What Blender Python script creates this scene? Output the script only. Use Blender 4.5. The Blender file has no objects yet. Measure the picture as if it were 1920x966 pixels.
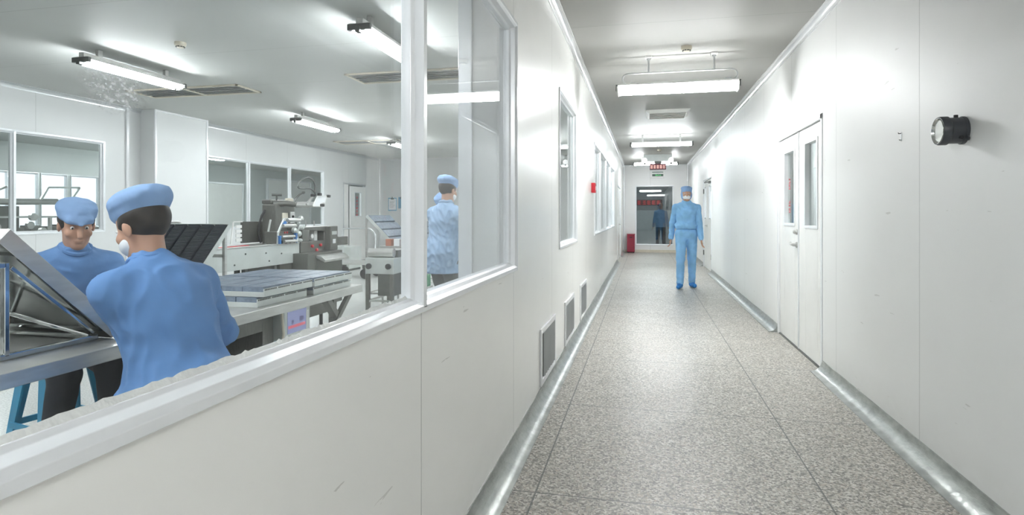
import bpy, bmesh, math, random
import numpy as np
from mathutils import Vector, Matrix
random.seed(4)
C = bpy.context.scene.collection
SC = bpy.context.scene
PI = math.pi

# ------------------------------------------------------------------ camera, world, exposure
F = 1107.0; UV = 1208.0; V0 = 401.0
YAW = math.atan((UV - 960) / F)
cam = bpy.data.cameras.new('camera'); co = bpy.data.objects.new('camera', cam); C.objects.link(co)
cam.sensor_fit = 'HORIZONTAL'; cam.sensor_width = 36.0; cam.lens = F * 36.0 / 1920.0
cam.shift_y = -(483.0 - V0) / 1920.0
cam.clip_start = 0.02; cam.clip_end = 200
co.location = (0, 0, 1.3); co.rotation_euler = (PI / 2, 0, YAW)
SC.camera = co
SC.view_settings.view_transform = 'Standard'; SC.view_settings.look = 'None'
SC.view_settings.exposure = 1.42; SC.view_settings.gamma = 1.0; SC.view_settings.use_curve_mapping = False
LAMP = 30.0          # radiance of the lamp diffusers
LAMPROOM = 40.0      # radiance of the room's slimmer tube lamps
w = bpy.data.worlds.new('daylight'); SC.world = w; w.use_nodes = True
w.node_tree.nodes['Background'].inputs[0].default_value = (0.86, 0.88, 0.98, 1)
w.node_tree.nodes['Background'].inputs[1].default_value = 0.75

# ------------------------------------------------------------------ materials
def lin(v):
    v = v / 255.0
    return v / 12.92 if v <= 0.04045 else ((v + 0.055) / 1.055) ** 2.4
def rgb(r, g, b): return (lin(r), lin(g), lin(b), 1)
def newmat(name):
    m = bpy.data.materials.new(name); m.use_nodes = True
    nt = m.node_tree; return m, nt, nt.nodes['Principled BSDF']
def mth(nt, op, a, b=None, c=None):
    n = nt.nodes.new('ShaderNodeMath'); n.operation = op
    for i, x in enumerate((a, b, c)):
        if x is None: continue
        if isinstance(x, (int, float)): n.inputs[i].default_value = x
        else: nt.links.new(x, n.inputs[i])
    return n.outputs[0]
def coords(nt):
    tc = nt.nodes.new('ShaderNodeTexCoord'); sp = nt.nodes.new('ShaderNodeSeparateXYZ')
    nt.links.new(tc.outputs['Object'], sp.inputs[0]); return tc, sp
def mapped(nt, tc, scale):
    mp = nt.nodes.new('ShaderNodeMapping'); mp.inputs['Scale'].default_value = scale
    nt.links.new(tc.outputs['Object'], mp.inputs[0]); return mp.outputs[0]
def noise(nt, vec, scale, detail=2.0):
    n = nt.nodes.new('ShaderNodeTexNoise'); n.inputs['Scale'].default_value = scale; n.inputs['Detail'].default_value = detail
    nt.links.new(vec, n.inputs['Vector']); return n.outputs['Fac']
def ramp(nt, fac, stops):
    r = nt.nodes.new('ShaderNodeValToRGB'); cr = r.color_ramp
    while len(cr.elements) < len(stops): cr.elements.new(0.5)
    for e, (p, c) in zip(cr.elements, stops): e.position = p; e.color = c
    nt.links.new(fac, r.inputs[0]); return r.outputs[0]
def mixc(nt, fac, a, b):
    n = nt.nodes.new('ShaderNodeMix'); n.data_type = 'RGBA'
    if isinstance(fac, (int, float)): n.inputs[0].default_value = fac
    else: nt.links.new(fac, n.inputs[0])
    for i, x in ((6, a), (7, b)):
        if isinstance(x, tuple): n.inputs[i].default_value = x
        else: nt.links.new(x, n.inputs[i])
    return n.outputs[2]
def bump(nt, b, h, strength, dist=0.01):
    n = nt.nodes.new('ShaderNodeBump'); n.inputs['Strength'].default_value = strength; n.inputs['Distance'].default_value = dist
    nt.links.new(h, n.inputs['Height']); nt.links.new(n.outputs[0], b.inputs['Normal'])

def flat(name, col, rough=0.5, metal=0.0, var=0.06, nscale=6.0, bmp=0.0, bs=40.0, emis=None, estr=0.0, stretch=(1, 1, 1), spec=0.5):
    m, nt, b = newmat(name)
    tc, sp = coords(nt)
    f = noise(nt, mapped(nt, tc, stretch), nscale)
    dark = tuple(x * (1 - var) for x in col[:3]) + (1,); lite = tuple(min(1, x * (1 + var)) for x in col[:3]) + (1,)
    nt.links.new(ramp(nt, f, [(0.3, dark), (0.7, lite)]), b.inputs['Base Color'])
    b.inputs['Roughness'].default_value = rough; b.inputs['Metallic'].default_value = metal
    b.inputs['Specular IOR Level'].default_value = spec
    if bmp: bump(nt, b, noise(nt, mapped(nt, tc, stretch), bs), bmp)
    if emis: b.inputs['Emission Color'].default_value = emis; b.inputs['Emission Strength'].default_value = estr
    return m

def panelmat(name, col, axis, off, pitch, rough=0.2, dent=0.0, scuff=False, seamcol=(0.42, 0.43, 0.42, 1)):
    """painted steel sandwich panels with narrow joints every pitch metres along axis"""
    m, nt, b = newmat(name)
    b.inputs['Specular IOR Level'].default_value = 0.04 if name.startswith('ceil') else (0.30 if col[0] < 0.8 else 0.42)
    if 'wall_panel' in name:      # lengthwise rolling grain of the steel sheet
        tg = nt.nodes.new('ShaderNodeTangent'); tg.direction_type = 'RADIAL'; tg.axis = 'Z'; nt.links.new(tg.outputs[0], b.inputs['Tangent'])
        b.inputs['Anisotropic'].default_value = 0.6; b.inputs['Anisotropic Rotation'].default_value = 0.25
    tc, sp = coords(nt)
    t = mth(nt, 'MODULO', mth(nt, 'ADD', mth(nt, 'DIVIDE', mth(nt, 'SUBTRACT', sp.outputs[axis], off), pitch), 100.5), 1.0)
    d = mth(nt, 'MULTIPLY', mth(nt, 'ABSOLUTE', mth(nt, 'SUBTRACT', t, 0.5)), pitch)
    seam = mth(nt, 'LESS_THAN', d, 0.0022)
    var = ramp(nt, noise(nt, tc.outputs['Object'], 1.3, 3), [(0.3, tuple(x * 0.965 for x in col[:3]) + (1,)), (0.7, col)])
    c = mixc(nt, seam, var, seamcol)
    if scuff:
        sc = mth(nt, 'GREATER_THAN', noise(nt, mapped(nt, tc, (1, 1.2, 9)), 3.1, 5), 0.735)
        c = mixc(nt, mth(nt, 'MULTIPLY', sc, 0.35), c, (0.33, 0.32, 0.29, 1))
        lo = mth(nt, 'MULTIPLY', mth(nt, 'SUBTRACT', 1.0, mth(nt, 'MINIMUM', mth(nt, 'MULTIPLY', sp.outputs['Z'], 3.3), 1.0)),
                 mth(nt, 'MULTIPLY', noise(nt, mapped(nt, tc, (1, 3, 6)), 4.0, 6), 0.25))
        c = mixc(nt, lo, c, (0.42, 0.40, 0.34, 1))
    nt.links.new(c, b.inputs['Base Color'])
    b.inputs['Roughness'].default_value = rough
    h = mth(nt, 'MULTIPLY', mth(nt, 'MINIMUM', d, 0.004), 250.0)
    if dent:
        h = mth(nt, 'ADD', mth(nt, 'MULTIPLY', h, 0.25), mth(nt, 'MULTIPLY', noise(nt, mapped(nt, tc, (1, 1.0, 3.2)), 2.2, 1.5), dent))
    wob = 0.0 if axis == 'Y' and name.startswith('ceil') else noise(nt, mapped(nt, tc, (1, 14, 0.35) if axis == 'Y' else (1, 1, 1)), 1.0, 1)
    bump(nt, b, mth(nt, 'ADD', h, mth(nt, 'MULTIPLY', wob, 0.02)), 0.35, 0.004)
    return m

M = {}
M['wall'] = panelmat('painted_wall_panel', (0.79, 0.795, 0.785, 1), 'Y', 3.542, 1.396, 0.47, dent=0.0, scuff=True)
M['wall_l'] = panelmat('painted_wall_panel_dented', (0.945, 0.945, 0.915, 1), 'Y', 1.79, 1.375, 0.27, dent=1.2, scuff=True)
M['wall_end'] = panelmat('painted_end_panel', (0.80, 0.80, 0.79, 1), 'X', 0.2, 1.18, 0.3)
M['wall_room'] = panelmat('painted_room_panel', (0.70, 0.71, 0.705, 1), 'Y', 7.6, 1.4, 0.3)
M['wall_dim'] = panelmat('dimmed_room_panel', (0.50, 0.53, 0.52, 1), 'Y', 7.6, 1.4, 0.3)  # room panel with the second room's low light put into its colour
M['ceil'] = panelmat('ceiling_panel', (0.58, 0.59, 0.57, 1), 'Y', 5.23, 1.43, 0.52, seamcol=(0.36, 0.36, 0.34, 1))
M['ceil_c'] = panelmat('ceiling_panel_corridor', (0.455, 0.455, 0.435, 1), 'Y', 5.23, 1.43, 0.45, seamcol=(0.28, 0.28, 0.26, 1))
M['cove'] = flat('white_cove_trim', (0.85, 0.86, 0.87, 1), 0.18, 0.25, 0.02)
M['alu'] = flat('white_aluminium', (0.87, 0.89, 0.91, 1), 0.24, 0.12, 0.03, stretch=(1, 1, 1))
M['frame'] = flat('anodised_aluminium', (0.62, 0.64, 0.65, 1), 0.3, 0.75, 0.03)
M['blade'] = flat('grey_louvre_blade', (0.33, 0.35, 0.36, 1), 0.4, 0.5, 0.05)
M['skirt'] = flat('grey_cove_skirting', (0.36, 0.38, 0.365, 1), 0.3, 0.45, 0.22, 5, bmp=0.25, bs=16, stretch=(1, 2, 6))
M['steel'] = flat('stainless_steel', (0.56, 0.56, 0.54, 1), 0.36, 0.7, 0.08, 9, stretch=(1, 1, 6))
M['mirror'] = flat('polished_stainless', (0.62, 0.64, 0.63, 1), 0.1, 1.0, 0.25, 5, bmp=0.35, bs=5, stretch=(1, 1, 1.5))
M['brushed'] = flat('brushed_machine_steel', (0.16, 0.16, 0.147, 1), 0.38, 0.5, 0.12, 20, stretch=(6, 6, 1))
M['lightsteel'] = flat('light_machine_panel', (0.60, 0.63, 0.61, 1), 0.4, 0.35, 0.06, 6)
M['darksteel'] = flat('dark_machine_steel', (0.11, 0.115, 0.11, 1), 0.4, 0.5, 0.2, 12)
M['black'] = flat('black_rubber', (0.018, 0.018, 0.02, 1), 0.5)
M['gaugeblk'] = flat('gauge_black_plastic', (0.055, 0.06, 0.068, 1), 0.35)
M['white'] = flat('white_plastic', (0.82, 0.82, 0.8, 1), 0.4)
M['cream'] = flat('cream_plastic', (0.68, 0.63, 0.52, 1), 0.45)
M['door'] = flat('painted_door', (0.79, 0.79, 0.77, 1), 0.28, 0, 0.02)
M['red'] = flat('red_plastic', (0.55, 0.02, 0.035, 1), 0.35)
M['bin'] = flat('dark_red_painted_steel', (0.26, 0.012, 0.035, 1), 0.35)
M['redink'] = flat('red_film_print', (0.75, 0.06, 0.1, 1), 0.5)
M['green'] = flat('green_plastic', (0.02, 0.3, 0.13, 1), 0.5)
M['dkgreen'] = flat('green_enamel', (0.03, 0.09, 0.06, 1), 0.4)
M['stool'] = flat('blue_stool_plastic', (0.02, 0.25, 0.43, 1), 0.35, 0, 0.08)
M['coat'] = flat('blue_cotton', (0.105, 0.235, 0.49, 1), 0.85, 0, 0.12, 5, bmp=0.5, bs=14)
M['coat2'] = flat('mid_blue_cotton', (0.125, 0.255, 0.50, 1), 0.85, 0, 0.12, 5, bmp=0.5, bs=14)
M['coat3'] = flat('pale_blue_cotton', (0.25, 0.37, 0.54, 1), 0.85, 0, 0.1, 5, bmp=0.5, bs=14)
M['cover'] = flat('light_blue_coverall', (0.25, 0.50, 0.80, 1), 0.8, 0, 0.12, 7, bmp=0.6, bs=18)
M['cap'] = flat('pale_blue_cap_cotton', (0.24, 0.38, 0.62, 1), 0.85, 0, 0.1, 8, bmp=0.4, bs=20)
M['shoecover'] = flat('bright_blue_shoe_cover', (0.03, 0.22, 0.60, 1), 0.6, 0, 0.15, 20, bmp=0.4, bs=60)
M['trousers'] = flat('black_trousers', (0.014, 0.016, 0.022, 1), 0.8)
M['trousers2'] = flat('charcoal_trousers', (0.05, 0.055, 0.06, 1), 0.8)
M['skin'] = flat('skin', (0.52, 0.30, 0.21, 1), 0.5, 0, 0.06, 14)
M['hair'] = flat('dark_hair', (0.02, 0.014, 0.011, 1), 0.55, 0, 0.3, 60)
M['lip'] = flat('lips', (0.42, 0.17, 0.14, 1), 0.45)
M['mask'] = flat('white_face_mask', (0.78, 0.80, 0.82, 1), 0.8)
M['paper'] = flat('white_paper', (0.83, 0.84, 0.85, 1), 0.7)
M['bluepad'] = flat('light_blue_folder', (0.16, 0.38, 0.55, 1), 0.5)
M['ink'] = flat('grey_ink', (0.25, 0.27, 0.28, 1), 0.7)
M['blister'] = flat('blue_grey_blister', (0.20, 0.25, 0.32, 1), 0.35, 0.1, 0.25, 30)
M['blister_dk'] = flat('black_blister', (0.035, 0.042, 0.055, 1), 0.4, 0.1, 0.25, 30)
M['orange'] = flat('worn_brown_print', (0.4, 0.14, 0.08, 1), 0.5)
M['bluepart'] = flat('blue_anodised_part', (0.04, 0.17, 0.45, 1), 0.4)
M['screen'] = flat('lcd_screen', (0.12, 0.14, 0.22, 1), 0.2, emis=(0.20, 0.22, 0.40, 1), estr=0.28)
M['screenred'] = flat('lcd_red_bar', (0.3, 0.1, 0.12, 1), 0.3, emis=(0.5, 0.08, 0.12, 1), estr=0.3)
M['screendark'] = flat('lcd_dark_mark', (0.08, 0.08, 0.15, 1), 0.3, emis=(0.09, 0.09, 0.18, 1), estr=0.28)
M['ledred'] = flat('dark_red_led_panel', (0.13, 0.012, 0.03, 1), 0.4)
M['ledtext'] = flat('lit_led_characters', (0.8, 0.55, 0.5, 1), 0.5, emis=(1.0, 0.62, 0.55, 1), estr=0.2)
M['ledroom'] = flat('lit_red_characters', (0.8, 0.1, 0.1, 1), 0.5, emis=(1.0, 0.03, 0.05, 1), estr=0.25)
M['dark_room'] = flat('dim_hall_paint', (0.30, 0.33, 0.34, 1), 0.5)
M['hall_reflection'] = flat('hall_reflection_grey', (0.62, 0.66, 0.67, 1), 0.5)
M['exitgreen'] = flat('exit_green', (0.10, 0.45, 0.15, 1), 0.5, emis=(0.1, 0.5, 0.15, 1), estr=0.3)
M['grout'] = flat('sealant', (0.78, 0.80, 0.78, 1), 0.5, 0, 0.05, bmp=0.6, bs=60)

def lampmat(name, strength):
    m, nt, b = newmat(name)
    b.inputs['Base Color'].default_value = (0.9, 0.9, 0.9, 1)
    tc, sp = coords(nt)
    nt.links.new(ramp(nt, noise(nt, tc.outputs['Object'], 3.0), [(0.2, (0.90, 0.96, 1.0, 1)), (0.8, (0.93, 0.975, 1.0, 1))] if name == 'fluorescent_tube' else [(0.2, (0.97, 0.99, 1.0, 1)), (0.8, (0.98, 0.995, 1.0, 1))]), b.inputs['Emission Color'])
    b.inputs['Emission Strength'].default_value = strength
    return m
M['lamp'] = lampmat('lamp_diffuser', LAMP)
M['tube'] = lampmat('fluorescent_tube', LAMPROOM)
M['glow'] = lampmat('emergency_lens', 0.5)

def glassmat(name, tint, smear=False, ior=1.5, gain=1.0):
    m = bpy.data.materials.new(name); m.use_nodes = True; nt = m.node_tree
    for n in list(nt.nodes):
        if n.type == 'BSDF_PRINCIPLED': nt.nodes.remove(n)
    out = nt.nodes['Material Output']
    tr = nt.nodes.new('ShaderNodeBsdfTransparent'); tr.inputs[0].default_value = tint
    gl = nt.nodes.new('ShaderNodeBsdfGlossy'); gl.inputs['Roughness'].default_value = 0.01
    fr = nt.nodes.new('ShaderNodeFresnel'); geo = nt.nodes.new('ShaderNodeNewGeometry')
    nt.links.new(mth(nt, 'ADD', ior, mth(nt, 'MULTIPLY', geo.outputs['Backfacing'], 1.0 / ior - ior)), fr.inputs[0])   # same air-to-glass reflectance on both faces
    mx = nt.nodes.new('ShaderNodeMixShader')
    nt.links.new(mth(nt, 'MINIMUM', mth(nt, 'MULTIPLY', fr.outputs[0], gain), 1.0), mx.inputs[0])
    nt.links.new(tr.outputs[0], mx.inputs[1]); nt.links.new(gl.outputs[0], mx.inputs[2])
    last = mx.outputs[0]
    if smear:
        tc, sp = coords(nt)
        df = nt.nodes.new('ShaderNodeBsdfDiffuse'); df.inputs[0].default_value = (0.9, 0.92, 0.95, 1)
        dy = mth(nt, 'MULTIPLY', mth(nt, 'SUBTRACT', sp.outputs['Y'], 0.704), 16.0)
        dz = mth(nt, 'MULTIPLY', mth(nt, 'SUBTRACT', sp.outputs['Z'], 1.480), 25.0)
        r2 = mth(nt, 'ADD', mth(nt, 'MULTIPLY', dy, dy), mth(nt, 'MULTIPLY', dz, dz))
        spot = mth(nt, 'MAXIMUM', mth(nt, 'SUBTRACT', 1.0, r2), 0.0)
        n1 = noise(nt, mapped(nt, tc, (1, 1, 1.6)), 95.0, 8)
        f1 = mth(nt, 'MULTIPLY', spot, mth(nt, 'MAXIMUM', mth(nt, 'MULTIPLY', mth(nt, 'SUBTRACT', n1, 0.47), 3.2), 0.0))
        n2 = noise(nt, mapped(nt, tc, (1, 5.0, 1.0)), 7.0, 8)
        f2 = mth(nt, 'MAXIMUM', mth(nt, 'MULTIPLY', mth(nt, 'SUBTRACT', n2, 0.66), 0.35), 0.0)
        mx2 = nt.nodes.new('ShaderNodeMixShader')
        nt.links.new(mth(nt, 'MINIMUM', mth(nt, 'ADD', f1, f2), 0.7), mx2.inputs[0])
        nt.links.new(last, mx2.inputs[1]); nt.links.new(df.outputs[0], mx2.inputs[2]); last = mx2.outputs[0]
    nt.links.new(last, out.inputs[0]); return m
M['glass'] = glassmat('window_glass', (0.985, 0.99, 0.99, 1), True, ior=1.3)
M['glass4'] = glassmat('thin_clear_cover', (0.99, 0.99, 0.99, 1), ior=1.2)
M['glass2'] = glassmat('clear_glass', (0.93, 0.96, 0.95, 1))
M['glass3'] = glassmat('tinted_glass', (0.62, 0.66, 0.66, 1), gain=2.2)

def terrazzo():
    m, nt, b = newmat('terrazzo')
    tc, sp = coords(nt)
    v = nt.nodes.new('ShaderNodeTexVoronoi'); v.inputs['Scale'].default_value = 105.0; nt.links.new(tc.outputs['Object'], v.inputs['Vector'])
    s = nt.nodes.new('ShaderNodeSeparateColor'); nt.links.new(v.outputs['Color'], s.inputs[0])
    chips = ramp(nt, s.outputs[0], [(0.0, (0.05, 0.048, 0.042, 1)), (0.17, (0.15, 0.14, 0.125, 1)), (0.35, (0.31, 0.29, 0.25, 1)), (0.6, (0.49, 0.465, 0.42, 1)), (0.84, (0.80, 0.78, 0.73, 1)), (0.96, (0.42, 0.35, 0.29, 1))])
    v2 = nt.nodes.new('ShaderNodeTexVoronoi'); v2.inputs['Scale'].default_value = 230.0; nt.links.new(tc.outputs['Object'], v2.inputs['Vector'])
    s2 = nt.nodes.new('ShaderNodeSeparateColor'); nt.links.new(v2.outputs['Color'], s2.inputs[0])
    fine = ramp(nt, s2.outputs[1], [(0.0, (0.18, 0.17, 0.15, 1)), (1.0, (0.72, 0.70, 0.65, 1))])
    c = mixc(nt, 0.22, chips, fine)
    c = mixc(nt, mth(nt, 'MULTIPLY', noise(nt, tc.outputs['Object'], 0.9, 4), 0.2), c, (0.42, 0.38, 0.33, 1))
    def line(ax, off):
        t = mth(nt, 'MODULO', mth(nt, 'ADD', mth(nt, 'DIVIDE', mth(nt, 'SUBTRACT', sp.outputs[ax], off), 1.305), 100.5), 1.0)
        return mth(nt, 'LESS_THAN', mth(nt, 'MULTIPLY', mth(nt, 'ABSOLUTE', mth(nt, 'SUBTRACT', t, 0.5)), 1.305), 0.0042)
    ln = mth(nt, 'MAXIMUM', line('X', -0.495), line('Y', 2.71))
    c = mixc(nt, mth(nt, 'MULTIPLY', ln, 0.85), c, (0.10, 0.105, 0.10, 1))
    nt.links.new(c, b.inputs['Base Color'])
    rr = nt.nodes.new('ShaderNodeMapRange'); rr.inputs['To Min'].default_value = 0.24; rr.inputs['To Max'].default_value = 0.5
    nt.links.new(noise(nt, tc.outputs['Object'], 2.2, 5), rr.inputs[0]); nt.links.new(rr.outputs[0], b.inputs['Roughness'])
    bump(nt, b, noise(nt, tc.outputs['Object'], 30, 2), 0.06, 0.004)
    return m
M['terrazzo'] = terrazzo()
M['floor2'] = flat('pale_terrazzo', (0.58, 0.59, 0.57, 1), 0.25, 0, 0.25, 90)
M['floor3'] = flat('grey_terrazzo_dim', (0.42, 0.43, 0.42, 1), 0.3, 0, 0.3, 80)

# ------------------------------------------------------------------ mesh helpers
class MB:
    def __init__(s): s.v = []; s.f = []; s.mi = []
    def add(s, vs, fs, mi=0):
        o = len(s.v); s.v += [tuple(v) for v in vs]; s.f += [[i + o for i in f] for f in fs]; s.mi += [mi] * len(fs); return s
    def box(s, x0, x1, y0, y1, z0, z1, mi=0):
        x0, x1 = sorted((x0, x1)); y0, y1 = sorted((y0, y1)); z0, z1 = sorted((z0, z1))
        v = [(x0, y0, z0), (x1, y0, z0), (x1, y1, z0), (x0, y1, z0), (x0, y0, z1), (x1, y0, z1), (x1, y1, z1), (x0, y1, z1)]
        return s.add(v, [(0, 3, 2, 1), (4, 5, 6, 7), (0, 1, 5, 4), (1, 2, 6, 5), (2, 3, 7, 6), (3, 0, 4, 7)], mi)
    def obox(s, c, ax, ay, az, hx, hy, hz, mi=0):
        c = Vector(c); ax, ay, az = (Vector(a).normalized() for a in (ax, ay, az))
        v = [c + ax * (hx * i) + ay * (hy * j) + az * (hz * k) for k in (-1, 1) for i, j in ((-1, -1), (1, -1), (1, 1), (-1, 1))]
        return s.add(v, [(0, 3, 2, 1), (4, 5, 6, 7), (0, 1, 5, 4), (1, 2, 6, 5), (2, 3, 7, 6), (3, 0, 4, 7)], mi)
    def bar(s, a, b, w, h=None, up=(0, 0, 1), mi=0):
        a = Vector(a); b = Vector(b); d = (b - a); L = d.length; d.normalize(); up = Vector(up)
        if abs(d.dot(up)) > 0.98: up = Vector((1, 0, 0))
        sx = d.cross(up).normalized(); uz = sx.cross(d).normalized()
        return s.obox((a + b) / 2, d, sx, uz, L / 2, w / 2, (h or w) / 2, mi)
    def tube(s, pts, r, n=10, cap=True, mi=0, closed=False):
        pts = [Vector(p) for p in pts]; rs = r if isinstance(r, (list, tuple)) else [r] * len(pts)
        o = len(s.v); N = len(pts); ref = None
        for i, p in enumerate(pts):
            if closed: d = pts[(i + 1) % N] - pts[i - 1]
            else: d = pts[min(i + 1, N - 1)] - pts[max(i - 1, 0)]
            d.normalize()
            if ref is None:
                ref = Vector((0, 0, 1)) if abs(d.z) < 0.9 else Vector((1, 0, 0))
            u = (ref - d * ref.dot(d)).normalized(); ref = u; v = d.cross(u)
            for k in range(n):
                a = 2 * PI * k / n; s.v.append(tuple(p + (u * math.cos(a) + v * math.sin(a)) * rs[i]))
        for i in range(N if closed else N - 1):
            j = (i + 1) % N
            for k in range(n):
                s.f.append([o + i * n + k, o + i * n + (k + 1) % n, o + j * n + (k + 1) % n, o + j * n + k]); s.mi.append(mi)
        if cap and not closed:
            s.f.append([o + k for k in range(n)][::-1]); s.mi.append(mi)
            s.f.append([o + (N - 1) * n + k for k in range(n)]); s.mi.append(mi)
        return s
    def prism(s, prof, a, b, mi=0):
        """profile points (vectors) swept from offset a to offset b"""
        n = len(prof); a = Vector(a); b = Vector(b)
        v = [Vector(p) + a for p in prof] + [Vector(p) + b for p in prof]
        return s.add(v, [list(range(n))[::-1], list(range(n, 2 * n))] + [[i, (i + 1) % n, n + (i + 1) % n, n + i] for i in range(n)], mi)
    def lathe(s, prof, c, axis='Z', n=24, mi=0):
        """prof = [(r, h)]"""
        o = len(s.v); c = Vector(c)
        for r, h in prof:
            for k in range(n):
                a = 2 * PI * k / n; p = (r * math.cos(a), r * math.sin(a), h)
                if axis == 'X': p = (h, p[0], p[1])
                if axis == 'Y': p = (p[1], h, p[0])
                s.v.append(tuple(c + Vector(p)))
        for i in range(len(prof) - 1):
            for k in range(n):
                s.f.append([o + i * n + k, o + i * n + (k + 1) % n, o + (i + 1) * n + (k + 1) % n, o + (i + 1) * n + k]); s.mi.append(mi)
        s.f.append([o + k for k in range(n)][::-1]); s.mi.append(mi)
        s.f.append([o + (len(prof) - 1) * n + k for k in range(n)]); s.mi.append(mi)
        return s
    def build(s, name, mats, parent=None, smooth=False, bevel=0.0, label=None):
        me = bpy.data.meshes.new(name); me.from_pydata(s.v, [], s.f)
        if not isinstance(mats, (list, tuple)): mats = [mats]
        for m_ in mats: me.materials.append(M[m_])
        if len(mats) > 1: me.polygons.foreach_set('material_index', s.mi)
        bm = bmesh.new(); bm.from_mesh(me); bmesh.ops.recalc_face_normals(bm, faces=bm.faces); bm.to_mesh(me); bm.free()
        if smooth:
            me.polygons.foreach_set('use_smooth', [True] * len(me.polygons))
            try: me.set_sharp_from_angle(angle=math.radians(40))
            except Exception: pass
        o = bpy.data.objects.new(name, me); C.objects.link(o)
        if parent is not None:
            o.parent = parent
            o.matrix_parent_inverse = wm(parent).inverted()
        if bevel:
            b = o.modifiers.new('edge', 'BEVEL'); b.width = bevel; b.segments = 2; b.limit_method = 'ANGLE'
        if label: o['label'] = label
        return o
def wm(o):
    m = Matrix.Translation(o.location) @ o.rotation_euler.to_matrix().to_4x4()
    if o.parent is not None: m = wm(o.parent) @ o.matrix_parent_inverse @ m
    return m
def tag(o, label, cat, group=None, kind=None):
    o['label'] = label; o['category'] = cat
    if group: o['group'] = group
    if kind: o['kind'] = kind
    return o
def thing(name, loc, label, cat, group=None, rz=0.0):
    o = bpy.data.objects.new(name, None); C.objects.link(o); o.location = loc; o.rotation_euler = (0, 0, rz)
    o.empty_display_size = 0.1
    return tag(o, label, cat, group)
def struct(o): o['kind'] = 'structure'; return o
def sempty(name, loc):
    o = bpy.data.objects.new(name, None); C.objects.link(o); o.location = loc; o['kind'] = 'structure'; return o
def dup(root, loc, rz=None, label=None):
    r = root.copy(); C.objects.link(r); r.location = loc
    if rz is not None: r.rotation_euler = (0, 0, rz)
    if label: r['label'] = label
    def rec(src, dst):
        for ch in src.children:
            c = ch.copy(); C.objects.link(c); pi_ = ch.matrix_parent_inverse.copy(); c.parent = dst; c.matrix_parent_inverse = pi_; rec(ch, c)
    rec(root, r); return r
def arc(c, r, a0, a1, n, plane='XZ'):
    out = []
    for i in range(n + 1):
        a = math.radians(a0 + (a1 - a0) * i / n); p, q = r * math.cos(a), r * math.sin(a)
        out.append({'XZ': (c[0] + p, c[1], c[2] + q), 'YZ': (c[0], c[1] + p, c[2] + q), 'XY': (c[0] + p, c[1] + q, c[2])}[plane])
    return out

# ------------------------------------------------------------------ the setting
XL, XR, H, YB, YE = -0.70, 1.43, 2.95, -6.5, 20.4
XF, XG, YR = -7.8, -14.1, 16.5
def wall_with_holes(name, axis, p0, p1, a0, a1, holes, mat):
    """slab between p0 and p1 on its thin axis, running a0..a1, with rectangular openings (s0, s1, z0, z1)"""
    m = MB(); cuts = sorted(holes); s = a0
    def bx(u0, u1, z0, z1):
        if u1 - u0 < 1e-4 or z1 - z0 < 1e-4: return
        if axis == 'Y': m.box(p0, p1, u0, u1, z0, z1)
        else: m.box(u0, u1, p0, p1, z0, z1)
    for (u0, u1, z0, z1) in cuts:
        bx(s, u0, 0, H); bx(u0, u1, 0, z0); bx(u0, u1, z1, H); s = u1
    bx(s, a1, 0, H)
    return struct(m.build(name, mat))
WZ0, WZ1 = 0.985, 2.365
floor = struct(MB().box(XL - 0.05, XR + 0.05, YB, YE + 0.05, -0.06, 0).build('floor', 'terrazzo'))
struct(MB().box(XF - 0.05, XL - 0.05, YB, YE + 4, -0.06, 0).build('floor_workroom', 'floor2'))
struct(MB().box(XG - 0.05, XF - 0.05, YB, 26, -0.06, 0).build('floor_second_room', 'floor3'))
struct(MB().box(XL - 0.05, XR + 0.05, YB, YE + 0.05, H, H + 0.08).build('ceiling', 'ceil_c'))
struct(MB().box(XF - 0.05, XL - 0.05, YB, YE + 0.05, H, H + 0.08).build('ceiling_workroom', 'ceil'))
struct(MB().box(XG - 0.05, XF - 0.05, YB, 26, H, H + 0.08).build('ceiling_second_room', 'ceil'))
HL = [(0.36, 3.225, WZ0, WZ1), (4.92, 6.25, 1.0, 2.365), (8.5, 14.2, 0.985, 2.33), (15.95, 18.1, 0.0, 2.08)]
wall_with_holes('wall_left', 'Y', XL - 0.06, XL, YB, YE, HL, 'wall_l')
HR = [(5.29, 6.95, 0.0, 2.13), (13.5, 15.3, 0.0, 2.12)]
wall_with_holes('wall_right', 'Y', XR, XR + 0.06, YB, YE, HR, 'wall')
struct(MB().box(XR + 1.7, XR + 1.76, 3.6, 16.5, 0, H).build('wall_beyond_right', 'wall_room'))
struct(MB().box(XR + 0.06, XR + 1.7, 3.6, 16.5, -0.06, 0).build('floor_beyond_right', 'floor2'))
struct(MB().box(XR + 0.05, XR + 1.76, 3.6, 16.5, H, H + 0.08).build('ceiling_beyond_right', 'ceil'))
struct(MB().box(XR + 0.06, XR + 1.7, 3.54, 3.6, 0, H).box(XR + 0.06, XR + 1.7, 16.5, 16.56, 0, H).build('wall_beyond_ends', 'wall_room'))
wall_with_holes('wall_end', 'X', YE, YE + 0.06, XL - 0.06, XR + 0.06, [(-0.30, 0.96, 0.24, 2.25)], 'wall_end')
struct(MB().box(XG, XR + 0.06, YB - 0.06, YB, 0, H).build('wall_back', 'wall_end'))
HA = [(4.4, 7.22, 1.03, 2.37), (9.2, 13.35, 1.0, 2.37), (14.3, 15.6, 0, 2.14)]
wall_with_holes('wall_far', 'Y', XF - 0.06, XF, YB, 26, HA, 'wall_room')
struct(MB().box(XF, XL - 0.06, YR, YR + 0.06, 0, H).build('wall_workroom_end', 'wall_room'))
HO = [(9.95, 10.6, 0.95, 2.28), (10.66, 11.28, 0.95, 2.28), (11.32, 12.0, 0.95, 2.28), (12.08, 12.88, 0.95, 2.28), (12.92, 13.6, 0.95, 2.28)]
wall_with_holes('wall_second_room', 'Y', XG - 0.06, XG, YB, 26, HO, 'wall_dim')
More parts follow.
